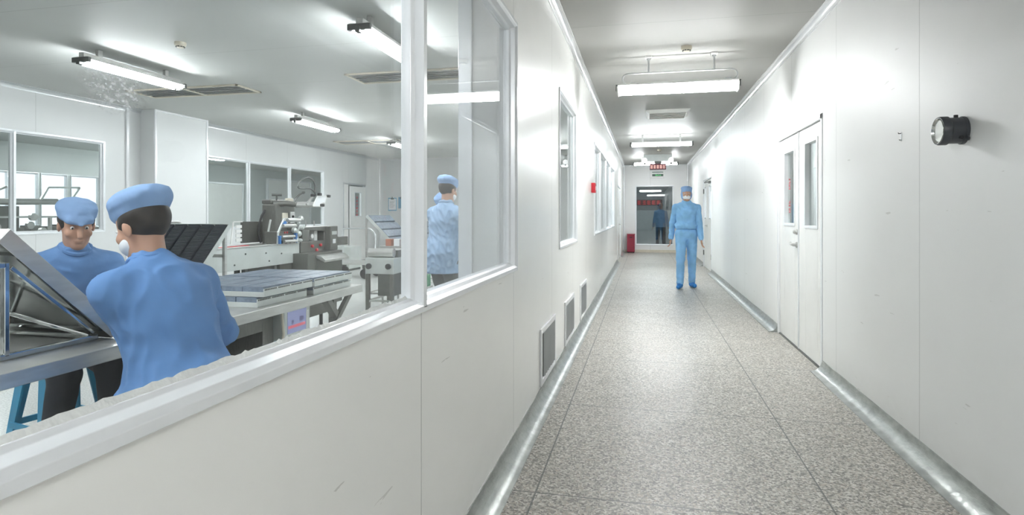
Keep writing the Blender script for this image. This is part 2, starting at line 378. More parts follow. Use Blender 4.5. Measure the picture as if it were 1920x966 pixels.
struct(MB().box(XG, XF, 25.94, 26, 0, H).build('wall_second_room_end', 'wall_dim'))
# projecting column boxes
m = MB().box(XF, -7.52, 7.85, 8.98, 0, H); struct(m.build('wall_pillar_far', 'wall_room'))
m = MB()
for (x0, x1, y0, y1) in ((-7.535, -7.50, 7.83, 7.87), (-7.535, -7.50, 8.955, 8.995), (XF, XF + 0.03, 7.57, 7.62)): m.box(x0, x1, y0, y1, 0, H)
m.box(-7.53, -7.505, 7.87, 8.955, H - 0.035, H)
struct(m.build('trim_1', 'cove', bevel=0.008))
struct(MB().box(-1.05, XL - 0.06, 3.42, 3.85, 0, H).build('wall_pillar_near', 'wall_room'))
struct(MB().box(-1.095, -1.01, 3.40, 3.45, 0, H).build('trim_2', 'alu', bevel=0.006))
struct(MB().box(XF, XF + 0.035, YR - 0.035, YR, 0, H).build('trim_3', 'cove', bevel=0.01))
# coved ceiling trims and coved skirting
def cove(name, x, sx, z, sz, r, y0, y1, mat, ext=0.0):
    """quarter-round hollow moulding in the corner (x, z), opening towards sx, sz"""
    prof = [Vector((x, 0, z)), Vector((x + sx * r, 0, z)), Vector((x + sx * r, 0, z + sz * 0.006))]
    for i in range(1, 8):
        a = PI / 2 * i / 8
        prof.append(Vector((x + sx * (r - (r - 0.006) * math.sin(a)), 0, z + sz * (r - (r - 0.006) * math.cos(a)))))
    prof += [Vector((x + sx * 0.006, 0, z + sz * r)), Vector((x, 0, z + sz * r))]
    return MB().prism(prof, (0, y0, 0), (0, y1, 0)).build(name, mat, smooth=True)
struct(cove('trim_4', XL, 1, H, -1, 0.062, YB, YE, 'cove')); struct(cove('trim_5', XR, -1, H, -1, 0.062, YB, YE, 'cove'))
struct(cove('trim_6', XF, 1, H, -1, 0.06, YB, YR, 'frame')); struct(cove('trim_7', XL - 0.06, -1, H, -1, 0.06, YB, YR, 'frame'))
struct(MB().box(XL, XR, YE - 0.03, YE, H - 0.03, H).build('trim_8', 'frame', bevel=0.01))
m = MB(); m.box(XL, XL + 0.05, YE - 0.05, YE, 0, H); m.box(XR - 0.05, XR, YE - 0.05, YE, 0, H); struct(m.build('trim_9', 'cove', bevel=0.02))
sk = 0
for side, spans in ((1, ((YB, 15.95), (18.1, YE))), (-1, ((YB, 5.29), (6.95, 13.5), (15.3, YE)))):
    for (a, b) in spans:
        o = cove('baseboard_left' if side > 0 else 'baseboard_right', XL if side > 0 else XR, side, 0, 1, 0.095, a, b, 'skirt'); struct(o)
struct(MB().box(XL, XR, YE - 0.035, YE, 0, 0.09).build('baseboard_end', 'cream'))

def window(name, axis, p, d, s0, s1, z0, z1, mull, fw=0.045, depth=0.062, mat='alu', glass='glass', sill=True):
    """p = room-side plane, d = +1/-1 direction into the wall"""
    root = sempty(name, (p, s0, z0) if axis == 'Y' else (s0, p, z0))
    def P(s, q, z): return (q, s, z) if axis == 'Y' else (s, q, z)
    m = MB()
    f0 = p - d * 0.012; f1 = p + d * depth; ch = 0.018
    # chamfered profiles: horizontal rails
    def rail(z, up):
        prof = [(f0, z), (f1, z), (f1, z + up * fw), (p + d * 0.03, z + up * fw), (p + d * 0.022, z + up * (fw - 0.008)), (f0 + d * ch * 0.6, z + up * (fw - 0.014)), (f0, z + up * (fw - 0.026))]
        m.prism([Vector(P(0, a, b)) for a, b in prof], Vector(P(s0, 0, 0)) , Vector(P(s1, 0, 0)))
    rail(z0, 1); rail(z1, -1)
    def stile(s, dr):
        prof = [(s, f0), (s, f1), (s + dr * fw, f1), (s + dr * fw, p + d * 0.03), (s + dr * (fw - 0.008), p + d * 0.022), (s + dr * (fw - 0.014), f0 + d * ch * 0.6), (s + dr * (fw - 0.026), f0)]
        m.prism([Vector(P(a, b, 0)) for a, b in prof], (0, 0, z0 + 0.02), (0, 0, z1 - 0.02))
    stile(s0, 1); stile(s1, -1)
    m.build('window_frame', mat, root, bevel=0.0015)
    edges = [s0 + fw] 
    for k in mull:
        q = MB(); hw = 0.026
        prof = [(k - hw, f1), (k - hw, p + d * 0.03), (k - hw + 0.008, p + d * 0.018), (k - hw + 0.012, f0), (k + hw - 0.012, f0), (k + hw - 0.008, p + d * 0.018), (k + hw, p + d * 0.03), (k + hw, f1)]
        q.prism([Vector(P(a, b, 0)) for a, b in prof], (0, 0, z0 + 0.012), (0, 0, z1 - 0.012))
        q.build('mullion', mat, root, bevel=0.0015); edges += [k - hw, k + hw]
    edges.append(s1 - fw)
    g0 = p + d * 0.040; g1 = p + d * 0.046
    for i in range(0, len(edges), 2):
        g = MB(); a = P(edges[i] - 0.004, g0, z0 + fw - 0.004); b = P(edges[i + 1] + 0.004, g1, z1 - fw + 0.004)
        g.box(a[0], b[0], a[1], b[1], a[2], b[2]); g.build('glass_pane', glass, root)
    return root
w1 = window('window_1', 'Y', XL, -1, 0.36, 3.225, WZ0, WZ1, [1.797])
# ragged bead of sealant along the near pane
m = MB(); rnd = random.Random(2); pts = []; y = 0.41
top = []
while y < 1.76:
    top.append((y, 0.006 + rnd.random() * 0.006)); y += 0.006 + rnd.random() * 0.012
for (ya, ha), (yb, hb) in zip(top, top[1:]):
    z = WZ0 + 0.045
    m.add([(XL - 0.040, ya, z - 0.002), (XL - 0.040, yb, z - 0.002), (XL - 0.040, yb, z + hb), (XL - 0.040, ya, z + ha), (XL - 0.030, ya, z - 0.002), (XL - 0.030, yb, z - 0.002)],
          [(0, 1, 2, 3), (4, 5, 2, 3), (0, 4, 3), (1, 5, 2), (0, 1, 5, 4)])
m.build('sealant_bead', 'grout', w1)
window('window_2', 'Y', XL, -1, 4.92, 6.25, 1.0, 2.365, [], glass='glass2')
window('window_3', 'Y', XL, -1, 8.5, 14.2, 0.985, 2.33, [9.72, 11.15, 12.65], glass='glass2')
window('window_4', 'X', YE, 1, -0.30, 0.96, 0.24, 2.25, [], glass='glass3')
window('window_5', 'Y', XF, -1, 4.4, 7.22, 1.03, 2.37, [5.93], glass='glass2')
window('window_6', 'Y', XF, -1, 9.2, 13.35, 1.0, 2.37, [10.5, 11.92], glass='glass2')
for i, (a, b, z0, z1) in enumerate(HO): window('window_%d' % (7 + i), 'Y', XG, -1, a, b, z0, z1, [], glass='glass2', mat='frame')
# dim hall behind the end window
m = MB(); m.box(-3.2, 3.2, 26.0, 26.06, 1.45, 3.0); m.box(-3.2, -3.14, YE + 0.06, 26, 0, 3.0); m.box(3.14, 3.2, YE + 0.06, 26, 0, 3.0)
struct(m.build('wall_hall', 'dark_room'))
struct(MB().box(-3.14, 3.14, 25.97, 26.06, 0, 1.45).build('wall_hall_low', 'hall_reflection'))  # light grey lower wall stands in for the corridor mirrored in the glass
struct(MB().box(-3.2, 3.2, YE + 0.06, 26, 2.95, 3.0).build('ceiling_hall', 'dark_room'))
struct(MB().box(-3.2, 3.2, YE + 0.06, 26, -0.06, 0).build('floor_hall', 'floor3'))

# ------------------------------------------------------------------ people: signed-distance bodies meshed with surface nets
def sdf_mesh(prims, res, fold=0.0, fseed=0, clips=()):
    los, his = [], []
    for p in prims:
        if p[0] == 'sub': continue
        if p[0] == 'cone': a, b, r = np.array(p[1]), np.array(p[2]), max(p[3], p[4]); los.append(np.minimum(a, b) - r); his.append(np.maximum(a, b) + r)
        else: c = np.array(p[1]); r = max(p[2]); los.append(c - r); his.append(c + r)
    lo = np.min(los, 0) - 4 * res - fold; hi = np.max(his, 0) + 4 * res + fold
    n = np.ceil((hi - lo) / res).astype(int) + 1
    G = np.full(n, 0.06, dtype=np.float32)
    ax = [lo[i] + res * np.arange(n[i]) for i in range(3)]
    for p in prims:
        sub = p[0] == 'sub'
        q = p[1:] if sub else p
        kind = q[0]; k = q[-1]
        if kind == 'cone': a, b = np.array(q[1], float), np.array(q[2], float); r = max(q[3], q[4]); l = np.minimum(a, b) - r - 0.05; h_ = np.maximum(a, b) + r + 0.05
        else: c = np.array(q[1], float); r = max(q[2]); l = c - r - 0.05; h_ = c + r + 0.05
        i0 = np.clip(((l - lo) / res).astype(int), 0, n - 1); i1 = np.clip(((h_ - lo) / res).astype(int) + 2, 1, n)
        if np.any(i1 <= i0): continue
        sl = tuple(slice(i0[d], i1[d]) for d in range(3))
        X, Y, Z = np.meshgrid(*(ax[d][sl[d]] for d in range(3)), indexing='ij')
        if kind == 'cone':
            ab = b - a; L2 = max(ab.dot(ab), 1e-9)
            t = np.clip(((X - a[0]) * ab[0] + (Y - a[1]) * ab[1] + (Z - a[2]) * ab[2]) / L2, 0, 1)
            d = np.sqrt((X - a[0] - t * ab[0]) ** 2 + (Y - a[1] - t * ab[1]) ** 2 + (Z - a[2] - t * ab[2]) ** 2) - (q[3] + (q[4] - q[3]) * t)
        else:
            R = np.array(q[3]) if q[3] is not None else np.eye(3)
            P = [(X - c[0]) * R[0, j] + (Y - c[1]) * R[1, j] + (Z - c[2]) * R[2, j] for j in range(3)]
            rr = q[2]
            k0 = np.sqrt(sum((P[j] / rr[j]) ** 2 for j in range(3))); k1 = np.sqrt(sum((P[j] / rr[j] ** 2) ** 2 for j in range(3))) + 1e-9
            d = k0 * (k0 - 1) / k1
        g = G[sl]
        if sub: d = -d; hh = np.clip(0.5 - 0.5 * (g - d) / k, 0, 1); G[sl] = g * (1 - hh) + d * hh + k * hh * (1 - hh)
        else: hh = np.clip(0.5 + 0.5 * (d - g) / k, 0, 1); G[sl] = d * (1 - hh) + g * hh - k * hh * (1 - hh)
    if fold:
        X, Y, Z = np.meshgrid(*[a_.astype(np.float32) for a_ in ax], indexing='ij')
        rs = np.random.RandomState(fseed); f = np.zeros_like(G)
        wx = X + 0.04 * np.sin(9 * Z + 5 * Y + fseed); wz = Z + 0.05 * np.sin(11 * X + 7 * Y)
        for i in range(6):
            v = rs.normal(size=3); v[2] *= 0.9; v = v / np.linalg.norm(v) * rs.uniform(34, 85); f += np.sin(v[0] * wx + v[1] * Y + v[2] * wz + rs.uniform(0, 6)) / 6 ** 0.5
        G += fold * np.abs(f) - fold * 0.7
    for (cn, cd) in clips:    # keep the side where n.p < d
        X, Y, Z = np.meshgrid(*ax, indexing='ij')
        G = np.maximum(G, cn[0] * X + cn[1] * Y + cn[2] * Z - cd)
    G = G.astype(np.float32)
    S = G < 0
    cells = tuple(np.array(G.shape) - 1)
    cor = [(i, j, k) for i in (0, 1) for j in (0, 1) for k in (0, 1)]
    def sh(A, c): return A[c[0]:c[0] + cells[0], c[1]:c[1] + cells[1], c[2]:c[2] + cells[2]]
    anyi = np.zeros(cells, bool); alli = np.ones(cells, bool)
    for c in cor: anyi |= sh(S, c); alli &= sh(S, c)
    act = anyi & ~alli
    idx = np.full(cells, -1, np.int64); ii = np.argwhere(act); idx[act] = np.arange(len(ii))
    acc = np.zeros((len(ii), 3)); cnt = np.zeros(len(ii))
    for a in cor:
        for d in range(3):
            if a[d]: continue
            b = list(a); b[d] = 1
            ga = G[ii[:, 0] + a[0], ii[:, 1] + a[1], ii[:, 2] + a[2]]; gb = G[ii[:, 0] + b[0], ii[:, 1] + b[1], ii[:, 2] + b[2]]
            mk = (ga < 0) != (gb < 0); t = np.where(mk, ga / np.where(mk, ga - gb, 1), 0)
            p = np.tile(np.array(a, float), (len(ii), 1)); p[:, d] += t
            acc[mk] += p[mk]; cnt[mk] += 1
    V = lo + res * (ii + acc / cnt[:, None])
    Fs = []
    for d in range(3):
        e, f_ = (d + 1) % 3, (d + 2) % 3
        s0 = [slice(0, None)] * 3; s1 = [slice(0, None)] * 3
        s0[d] = slice(0, -1); s1[d] = slice(1, None)
        chg = S[tuple(s0)] != S[tuple(s1)]
        ed = np.argwhere(chg)
        ok = (ed[:, e] > 0) & (ed[:, f_] > 0) & (ed[:, e] < G.shape[e] - 1) & (ed[:, f_] < G.shape[f_] - 1); ed = ed[ok]
        flip = S[tuple(s0)][tuple(ed.T)]
        q = []
        for (de, df) in ((-1, -1), (0, -1), (0, 0), (-1, 0)):
            c = ed.copy(); c[:, e] += de; c[:, f_] += df; q.append(idx[tuple(c.T)])
        q = np.stack(q, 1); q[~flip] = q[~flip][:, ::-1]; Fs.append(q)
    Fq = np.concatenate(Fs); Fq = Fq[(Fq >= 0).all(1)]
    return V, Fq
def mesh_from(V, Fq, name, mat, parent, local=True, label=None):
    me = bpy.data.meshes.new(name); me.vertices.add(len(V)); me.vertices.foreach_set('co', V.astype(np.float32).ravel())
    me.loops.add(Fq.size); me.loops.foreach_set('vertex_index', Fq.astype(np.int32).ravel())
    me.polygons.add(len(Fq)); me.polygons.foreach_set('loop_start', np.arange(0, Fq.size, 4, dtype=np.int32)); me.polygons.foreach_set('loop_total', np.full(len(Fq), 4, np.int32))
    me.update(calc_edges=True); me.validate(); me.polygons.foreach_set('use_smooth', [True] * len(me.polygons)); me.materials.append(M[mat])
    o = bpy.data.objects.new(name, me); C.objects.link(o); o.parent = parent
    if label: o['label'] = label
    return o
def ik(a, c, l1, l2, hint):
    a, c, hint = Vector(a), Vector(c), Vector(hint); d = c - a; L = min(d.length, (l1 + l2) * 0.999); d.normalize(); c = a + d * L
    x = (l1 * l1 - l2 * l2 + L * L) / (2 * L); hgt = math.sqrt(max(l1 * l1 - x * x, 0)); hp = hint - d * hint.dot(d); hp.normalize()
    return a + d * x + hp * hgt, c
def figure(name, loc, rz, label, pelvis, lean, headyaw, headpitch, hands, feet, coat, trousers, cap='cap', shoes='black', mask=False, group=None,
           scale=1.0, hem=None, res=0.006, knee_hint=(0, 1, 0.2), elbow=((-0.6, -0.5, -0.6), (0.6, -0.5, -0.6)), jacket=False, hair=True, handdir=None, seed=1, slump=0.0, gloves=False, lap=0.5, capmat='cap'):
    root = thing(name, loc, label, 'person', group, rz)
    root.scale = (scale,) * 3
    pv = Vector(pelvis); up = Vector((0, math.sin(lean), math.cos(lean))); sd = Vector((1, 0, 0)); fw = up.cross(sd) * -1
    fw = Vector((0, math.cos(lean), -math.sin(lean)))
    up2 = Vector((0, math.sin(lean + slump), math.cos(lean + slump)))
    waist = pv + up * 0.16; chest = pv + up * 0.33; nb = pv + up * 0.33 + up2 * 0.17; sh = nb - up2 * 0.045
    SH = [sh + sd * (-0.168) - up2 * 0.025, sh + sd * 0.168 - up2 * 0.025]
    hy, hp = headyaw, headpitch
    Rh = (Matrix.Rotation(hy, 3, 'Z') @ Matrix.Rotation(hp, 3, 'X')); hs, hf, hu = (Rh @ Vector(v) for v in ((1, 0, 0), (0, 1, 0), (0, 0, 1)))
    hc = nb + up2 * 0.06 + hf * 0.02 + Vector((0, 0, 0.10))
    Rn = np.array([[hs[i], hf[i], hu[i]] for i in range(3)])
    def H3(x, y, z): return tuple(hc + hs * x + hf * y + hu * z)
    B = []
    def cone(L, a, b, r1, r2, k=0.02): L.append(('cone', tuple(a), tuple(b), r1, r2, k))
    def ell(L, c, r, R=None, k=0.02): L.append(('ell', tuple(c), tuple(r), R, k))
    Rt = np.array([[sd[i], fw[i], up[i]] for i in range(3)])
    ell(B, pv, (0.15, 0.105, 0.11), Rt, 0.05); ell(B, waist, (0.125, 0.09, 0.14), Rt, 0.06); ell(B, chest, (0.15, 0.105, 0.17), Rt, 0.06)
    cone(B, nb - up2 * 0.03, hc - hu * 0.05, 0.058, 0.052, 0.03)
    # head
    ell(B, H3(0, -0.012, 0.03), (0.074, 0.094, 0.088), Rn, 0.02); ell(B, H3(0, 0.022, -0.04), (0.056, 0.066, 0.076), Rn, 0.03)
    ell(B, H3(0, 0.066, -0.095), (0.024, 0.02, 0.018), Rn, 0.03)
    for s in (-1, 1):
        B.append(('sub', 'ell', H3(s * 0.031, 0.094, 0.012), (0.018, 0.014, 0.012), Rn, 0.012))
        ell(B, H3(s * 0.075, -0.008, -0.01), (0.009, 0.019, 0.031), Rn, 0.008)
        ell(B, H3(s * 0.04, 0.062, -0.025), (0.02, 0.018, 0.018), Rn, 0.02)
    cone(B, H3(0, 0.083, 0.012), H3(0, 0.106, -0.028), 0.008, 0.013, 0.012)
    ell(B, H3(0, 0.084, -0.058), (0.023, 0.011, 0.006), Rn, 0.006); ell(B, H3(0, 0.082, -0.068), (0.019, 0.011, 0.006), Rn, 0.006)
    ctr = [('ell', tuple(hc), (0.3, 0.3, 0.3), None, 0.01)]
    A = []   # garment on the upper body
    T = []   # trousers
    E_, W_ = [], []
    HB = []
    for i, s in enumerate((-1, 1)):
        e, wv = ik(SH[i], hands[i], 0.285, 0.255, elbow[i]); E_.append(e); W_.append(wv)
        cone(B, sh + sd * s * 0.06, SH[i], 0.05, 0.052, 0.04); cone(B, SH[i], e, 0.05, 0.037, 0.03); cone(B, e, wv, 0.037, 0.024, 0.02)
        d = (wv - e).normalized() if not handdir else Vector(handdir[i]).normalized()
        nrm = Vector((0, 0, 1)) if abs(d.z) < 0.8 else Vector((-s, 0, 0)); nrm = (nrm - d * nrm.dot(d)).normalized(); sv = d.cross(nrm)
        if sv.dot(sd) * s > 0: sv = -sv         # thumb side points inwards
        Rp = np.array([[sv[q], d[q], nrm[q]] for q in range(3)])
        ell(B, wv + d * 0.05, (0.039, 0.052, 0.015), Rp, 0.012)
        for off, ln in ((0.031, 0.068), (0.0105, 0.076), (-0.0105, 0.071), (-0.031, 0.056)):
            p = wv + d * 0.088 + sv * off; dd = (d + sv * off * 3.5).normalized(); rr_ = 0.0088
            for q, (frac, cu) in enumerate(((0.45, 0.28), (0.32, 0.45), (0.23, 0.4))):
                dd = (dd * math.cos(cu) - nrm * math.sin(cu)).normalized() if q or cu else dd
                p2 = p + dd * ln * frac; cone(B, p, p2, rr_, rr_ - 0.0008, 0.004); p = p2; rr_ -= 0.0008
        t0 = wv + d * 0.03 + sv * 0.03; t1 = t0 + (d * 0.55 + sv * 0.75 - nrm * 0.3).normalized() * 0.036; t2 = t1 + (d * 0.9 + sv * 0.2 - nrm * 0.3).normalized() * 0.032
        cone(B, t0, t1, 0.0125, 0.0105, 0.01); cone(B, t1, t2, 0.0103, 0.0085, 0.004)
        cone(A, sh + sd * s * 0.05, SH[i] - up * 0.01, 0.066, 0.064, 0.05); cone(A, SH[i] - up * 0.01, e, 0.064, 0.054, 0.03); cone(A, e, wv - (wv - e).normalized() * 0.012, 0.054, 0.042, 0.02)
    for i, s in enumerate((-1, 1)):
        hip = pv + sd * s * 0.085 - up * 0.02; kn, an = ik(hip, feet[i], 0.42, 0.41, knee_hint)
        cone(B, hip, kn, 0.078, 0.052, 0.03); cone(B, kn, an, 0.05, 0.034, 0.02)
        cone(T, hip, kn, 0.098, 0.072, 0.03); cone(T, kn, an + Vector((0, 0, 0.015)), 0.07, 0.058, 0.02)
        ft = an + Vector((s * 0.03, 0.13, -0.055)); cone(B, an - Vector((0, 0.01, 0.04)), ft, 0.034, 0.026, 0.02)
        sm = MB(); z0 = an.z - 0.088
        V, Fq = sdf_mesh([('cone', tuple(an + Vector((0, -0.02, -0.045))), tuple(ft + Vector((s * 0.004, 0.015, 0.004))), 0.047, 0.036, 0.01), ('cone', tuple(an + Vector((0, -0.012, -0.03))), tuple(an + Vector((0, -0.008, 0.03))), 0.05, 0.048, 0.02)], 0.008, clips=(((0, 0, -1), -z0),))
        mesh_from(V, Fq, 'shoe', shoes, root)
        if hem is None or True: pass
        if pelvis[2] < 0.8:       # a seated coat spreads over the lap
            cone(A, hip + Vector((0, -0.02, 0.01)), hip + (kn - hip) * lap + Vector((0, 0, 0.012)), 0.122, 0.108, 0.05)
    ell(T, pv, (0.165, 0.125, 0.12), Rt, 0.05)
    V, Fq = sdf_mesh(B, res); mesh_from(V, Fq, 'body', 'skin', root)
    # coat
    ell(A, pv + up * 0.02, (0.178, 0.138, 0.15), Rt, 0.06); ell(A, waist, (0.162, 0.122, 0.17), Rt, 0.08); ell(A, chest, (0.178, 0.132, 0.18), Rt, 0.06)
    cone(A, nb - up2 * 0.04, nb + up2 * 0.012, 0.088, 0.07, 0.03)
    if jacket: ell(A, pv + up * 0.13, (0.19, 0.155, 0.06), Rt, 0.04)
    elif pelvis[2] > 0.8: cone(A, pv, pv - Vector((0, 0.0, 0.24)), 0.17, 0.195, 0.08)
    else: cone(A, pv + Vector((0, -0.05, 0)), pv + Vector((0, -0.075, -0.16)), 0.15, 0.15, 0.06)
    clips = [] if hem is None else [((0, 0, -1), -hem)]
    if pelvis[2] > 0.8 and hem is not None and not jacket:
        pass
    arms_low = min(W_[0].z, W_[1].z)
    if clips and arms_low < hem + 0.08:       # hanging sleeves reach below the hem: mesh the trunk and keep the sleeves
        trunk = [p for p in A if not (p[0] == 'cone' and p[4] in (0.054, 0.042))]
        slv = [p for p in A if (p[0] == 'cone' and p[4] in (0.064, 0.054, 0.042))]
        V, Fq = sdf_mesh(trunk, 0.008, 0.006, seed, clips); mesh_from(V, Fq, 'jacket' if jacket else 'coat', coat, root)
        V, Fq = sdf_mesh([p for p in slv if p[1][0] < 0], 0.008, 0.005, seed + 3); mesh_from(V, Fq, 'sleeve', coat, root)
        V, Fq = sdf_mesh([p for p in slv if p[1][0] > 0], 0.008, 0.005, seed + 5); mesh_from(V, Fq, 'sleeve', coat, root)
    else:
        V, Fq = sdf_mesh(A, 0.007, 0.007, seed, clips); mesh_from(V, Fq, 'jacket' if jacket else 'coat', coat, root)
    V, Fq = sdf_mesh(T, 0.009, 0.005 if jacket else 0.003, seed + 9, [((0, 0, 1), pv.z + 0.1)]); mesh_from(V, Fq, 'trousers', trousers, root)
    # collar
    c = MB(); cp = nb + up2 * 0.035
    ring = [tuple(cp + sd * (0.066 * math.cos(a)) + fw * (0.066 * math.sin(a)) - up2 * (0.025 * max(0, math.sin(a)))) for a in [2 * PI * k / 20 for k in range(20)]]
    c.tube(ring, 0.013, 8, closed=True); o = c.build('collar', coat, None, smooth=True); o.parent = root
    # eyes, cap, hair, mask
    for s in (-1, 1):
        e = MB(); rings = []
        cx = Vector(H3(s * 0.031, 0.0755, 0.012))
        o1 = len(e.v)
        for zz, mi in ((0.0092, 0), (0.0052, 1)):
            cc = cx if mi == 0 else cx + hf * 0.0062
            for a in range(7):
                th_ = PI * a / 6
                rings.append((zz * math.sin(th_) + 1e-5, -zz * math.cos(th_)))
            mbx = MB().lathe(rings, cc, 'Z', 10, mi); e.add(mbx.v, mbx.f, mi); rings = []
        o = e.build('eye', ['white', 'hair'], None, smooth=True); o.parent = root
    if hair:
        V, Fq = sdf_mesh([('ell', H3(0, -0.02, 0.028), (0.082, 0.094, 0.09), Rn, 0.01), ('sub', 'ell', H3(0, 0.10, -0.03), (0.075, 0.085, 0.085), Rn, 0.01), ('sub', 'ell', H3(0, 0.02, -0.13), (0.12, 0.11, 0.075), Rn, 0.01)], 0.005, 0.002, 3)
        mesh_from(V, Fq, 'hair', 'hair', root)
    if cap:
        pts = [('ell', H3(0, -0.012, 0.058), (0.084, 0.104, 0.05), Rn, 0.02), ('ell', H3(0, -0.028, 0.092), (0.092, 0.112, 0.040), Rn, 0.025)]
        if cap == 'puffy': pts += [('ell', H3(0, -0.085, 0.086), (0.07, 0.052, 0.032), Rn, 0.03), ('ell', H3(0, -0.02, 0.102), (0.088, 0.104, 0.040), Rn, 0.02)]
        if cap == 'cap': pts.append(('cone', H3(0, 0.08, 0.05), H3(0, 0.118, 0.040), 0.012, 0.008, 0.03)); pts.append(('cone', H3(-0.04, 0.075, 0.05), H3(0.04, 0.075, 0.05), 0.018, 0.018, 0.03))
        if cap == 'hood': pts += [('ell', H3(0, -0.035, -0.02), (0.092, 0.085, 0.11), Rn, 0.03)]
        cn = -hu * 1.0; dd = cn.dot(Vector(H3(0, 0, 0.036)))
        cl = [] if cap == 'hood' else [(tuple(cn), dd)]
        if cap == 'hood': pts.append(('sub', 'ell', H3(0, 0.105, -0.02), (0.07, 0.075, 0.065), Rn, 0.01)); 
        V, Fq = sdf_mesh(pts, 0.005, 0.0035, seed + 2, cl); mesh_from(V, Fq, 'cap', capmat, root)
    if mask:
        V, Fq = sdf_mesh([('ell', H3(0, 0.038, -0.052), (0.064, 0.062, 0.048), Rn, 0.01)], 0.005, 0.0012, 2, [(tuple(-hf), (-hf).dot(Vector(H3(0, 0.02, 0)))) ])
        mesh_from(V, Fq, 'face_mask', 'mask', root)
    return root

# ------------------------------------------------------------------ doors
def door_leaf(root, axis_p, s0, s1, z1, wins, name='door_leaf', depth=0.04, x=XR, d=1, inset=0.012):
    m = MB(); a, b = x + d * inset, x + d * (inset + depth)
    cur = s0
    for (u0, u1, w0, w1) in wins:
        m.box(a, b, cur, u0, 0.012, z1); m.box(a, b, u0, u1, 0.012, w0); m.box(a, b, u0, u1, w1, z1); cur = u1
    m.box(a, b, cur, s1, 0.012, z1)
    lf = m.build(name, 'door', root, bevel=0.003)
    for (u0, u1, w0, w1) in wins:
        f = MB(); fw = 0.022; fa, fb = x + d * (inset - 0.008), x + d * (inset + depth + 0.008)
        i_ = 0.004
        f.box(fa, fb, u0 - fw, u0 + i_, w0 - fw, w1 + fw); f.box(fa, fb, u1 - i_, u1 + fw, w0 - fw, w1 + fw); f.box(fa, fb, u0 + i_, u1 - i_, w0 - fw, w0 + i_); f.box(fa, fb, u0 + i_, u1 - i_, w1 - i_, w1 + fw)
        f.build('vision_frame', 'alu', lf, bevel=0.002)
        MB().box(x + d * (inset + 0.028), x + d * (inset + 0.033), u0 + 0.002, u1 - 0.002, w0 + 0.002, w1 - 0.002).build('glass_pane', 'glass2', lf)
    return lf
d1 = sempty('door_1', (XR, 5.3, 0))
m = MB(); m.box(XR - 0.008, XR + 0.065, 5.29, 5.335, 0, 2.13); m.box(XR - 0.008, XR + 0.065, 6.905, 6.95, 0, 2.13); m.box(XR - 0.008, XR + 0.065, 5.29, 6.95, 2.085, 2.13)
m.build('door_frame', 'alu', d1, bevel=0.004)
MB().box(XR + 0.0, XR + 0.06, 5.335, 6.905, 0.0, 0.01).build('threshold', 'darksteel', d1)
lA = door_leaf(d1, None, 6.112, 6.900, 2.08, [(6.27, 6.68, 1.20, 1.93)])
lB = door_leaf(d1, None, 5.340, 6.104, 2.08, [(5.49, 5.87, 1.19, 1.94)])
MB().box(XR + 0.004, XR + 0.012, 6.096, 6.12, 0.012, 2.08).build('astragal', 'alu', lA, bevel=0.002)
m = MB(); m.lathe([(0.001, 0.0), (0.026, -0.002), (0.026, -0.012), (0.017, -0.02), (0.017, -0.034), (0.012, -0.038), (0.001, -0.038)], (XR + 0.012, 6.16, 1.125), 'X'); m.build('lock_cylinder', 'steel', lA, smooth=True)
m = MB(); m.lathe([(0.001, 0.0), (0.028, -0.002), (0.028, -0.012), (0.014, -0.018), (0.014, -0.045), (0.001, -0.045)], (XR + 0.012, 6.165, 1.0), 'X')
m.tube([(XR - 0.03, 6.165, 1.0), (XR - 0.034, 6.20, 1.0), (XR - 0.030, 6.25, 1.002), (XR - 0.022, 6.29, 1.008), (XR - 0.018, 6.305, 1.018)], [0.011, 0.010, 0.009, 0.009, 0.008]); m.build('lever_handle', 'steel', lA, smooth=True)
# red printed film left on the far leaf's pane: columns of strokes
rnd = random.Random(5)
for (yy, zs) in ((6.60, (1.60, 1.36)), (6.40, (1.80, 1.50, 1.27))):
    for zc_ in zs:
        m = MB()
        for q in range(4):
            z0 = zc_ + (q - 1.5) * 0.032; wy = 0.028 if yy > 6.5 else 0.018
            x_ = XR + 0.0385
            m.box(x_, x_ + 0.001, yy - wy, yy + wy, z0, z0 + 0.006)
            for kk in range(3):
                if rnd.random() < 0.8: a = yy - wy + (2 * wy - 0.006) * kk / 2; m.box(x_, x_ + 0.001, a, a + 0.006, z0, z0 + (0.022 if rnd.random() < .6 else 0.014))
            if rnd.random() < 0.6: m.box(x_, x_ + 0.001, yy - wy, yy + wy * rnd.random(), z0 + 0.018, z0 + 0.024)
        m.build('film_print', 'redink', lA, label='red printed characters on the pane film')
d2 = sempty('door_2', (XR, 14.4, 0))
m = MB(); m.box(XR - 0.008, XR + 0.065, 13.5, 13.54, 0, 2.12); m.box(XR - 0.008, XR + 0.065, 15.26, 15.3, 0, 2.12); m.box(XR - 0.008, XR + 0.065, 13.5, 15.3, 2.08, 2.12)
m.build('door_frame', 'alu', d2, bevel=0.004)
lC = door_leaf(d2, None, 14.405, 15.255, 2.075, [(14.75, 15.05, 1.2, 1.92)]); lD = door_leaf(d2, None, 13.545, 14.395, 2.075, [(13.75, 14.05, 1.2, 1.92)])
for (yy, lf) in ((13.545, lD), (15.25, lC)):
    for zz in (0.35, 1.85): MB().box(XR - 0.012, XR + 0.012, yy - 0.02, yy + 0.02, zz - 0.06, zz + 0.06).build('hinge', 'darksteel', lf, bevel=0.003)
m = MB().lathe([(0.001, 0.0), (0.03, -0.004), (0.014, -0.02), (0.012, -0.05), (0.001, -0.05)], (XR + 0.012, 14.46, 1.02), 'X'); m.tube([(XR - 0.032, 14.46, 1.02), (XR - 0.035, 14.58, 1.02)], 0.010); m.build('lever_handle', 'steel', lC, smooth=True)
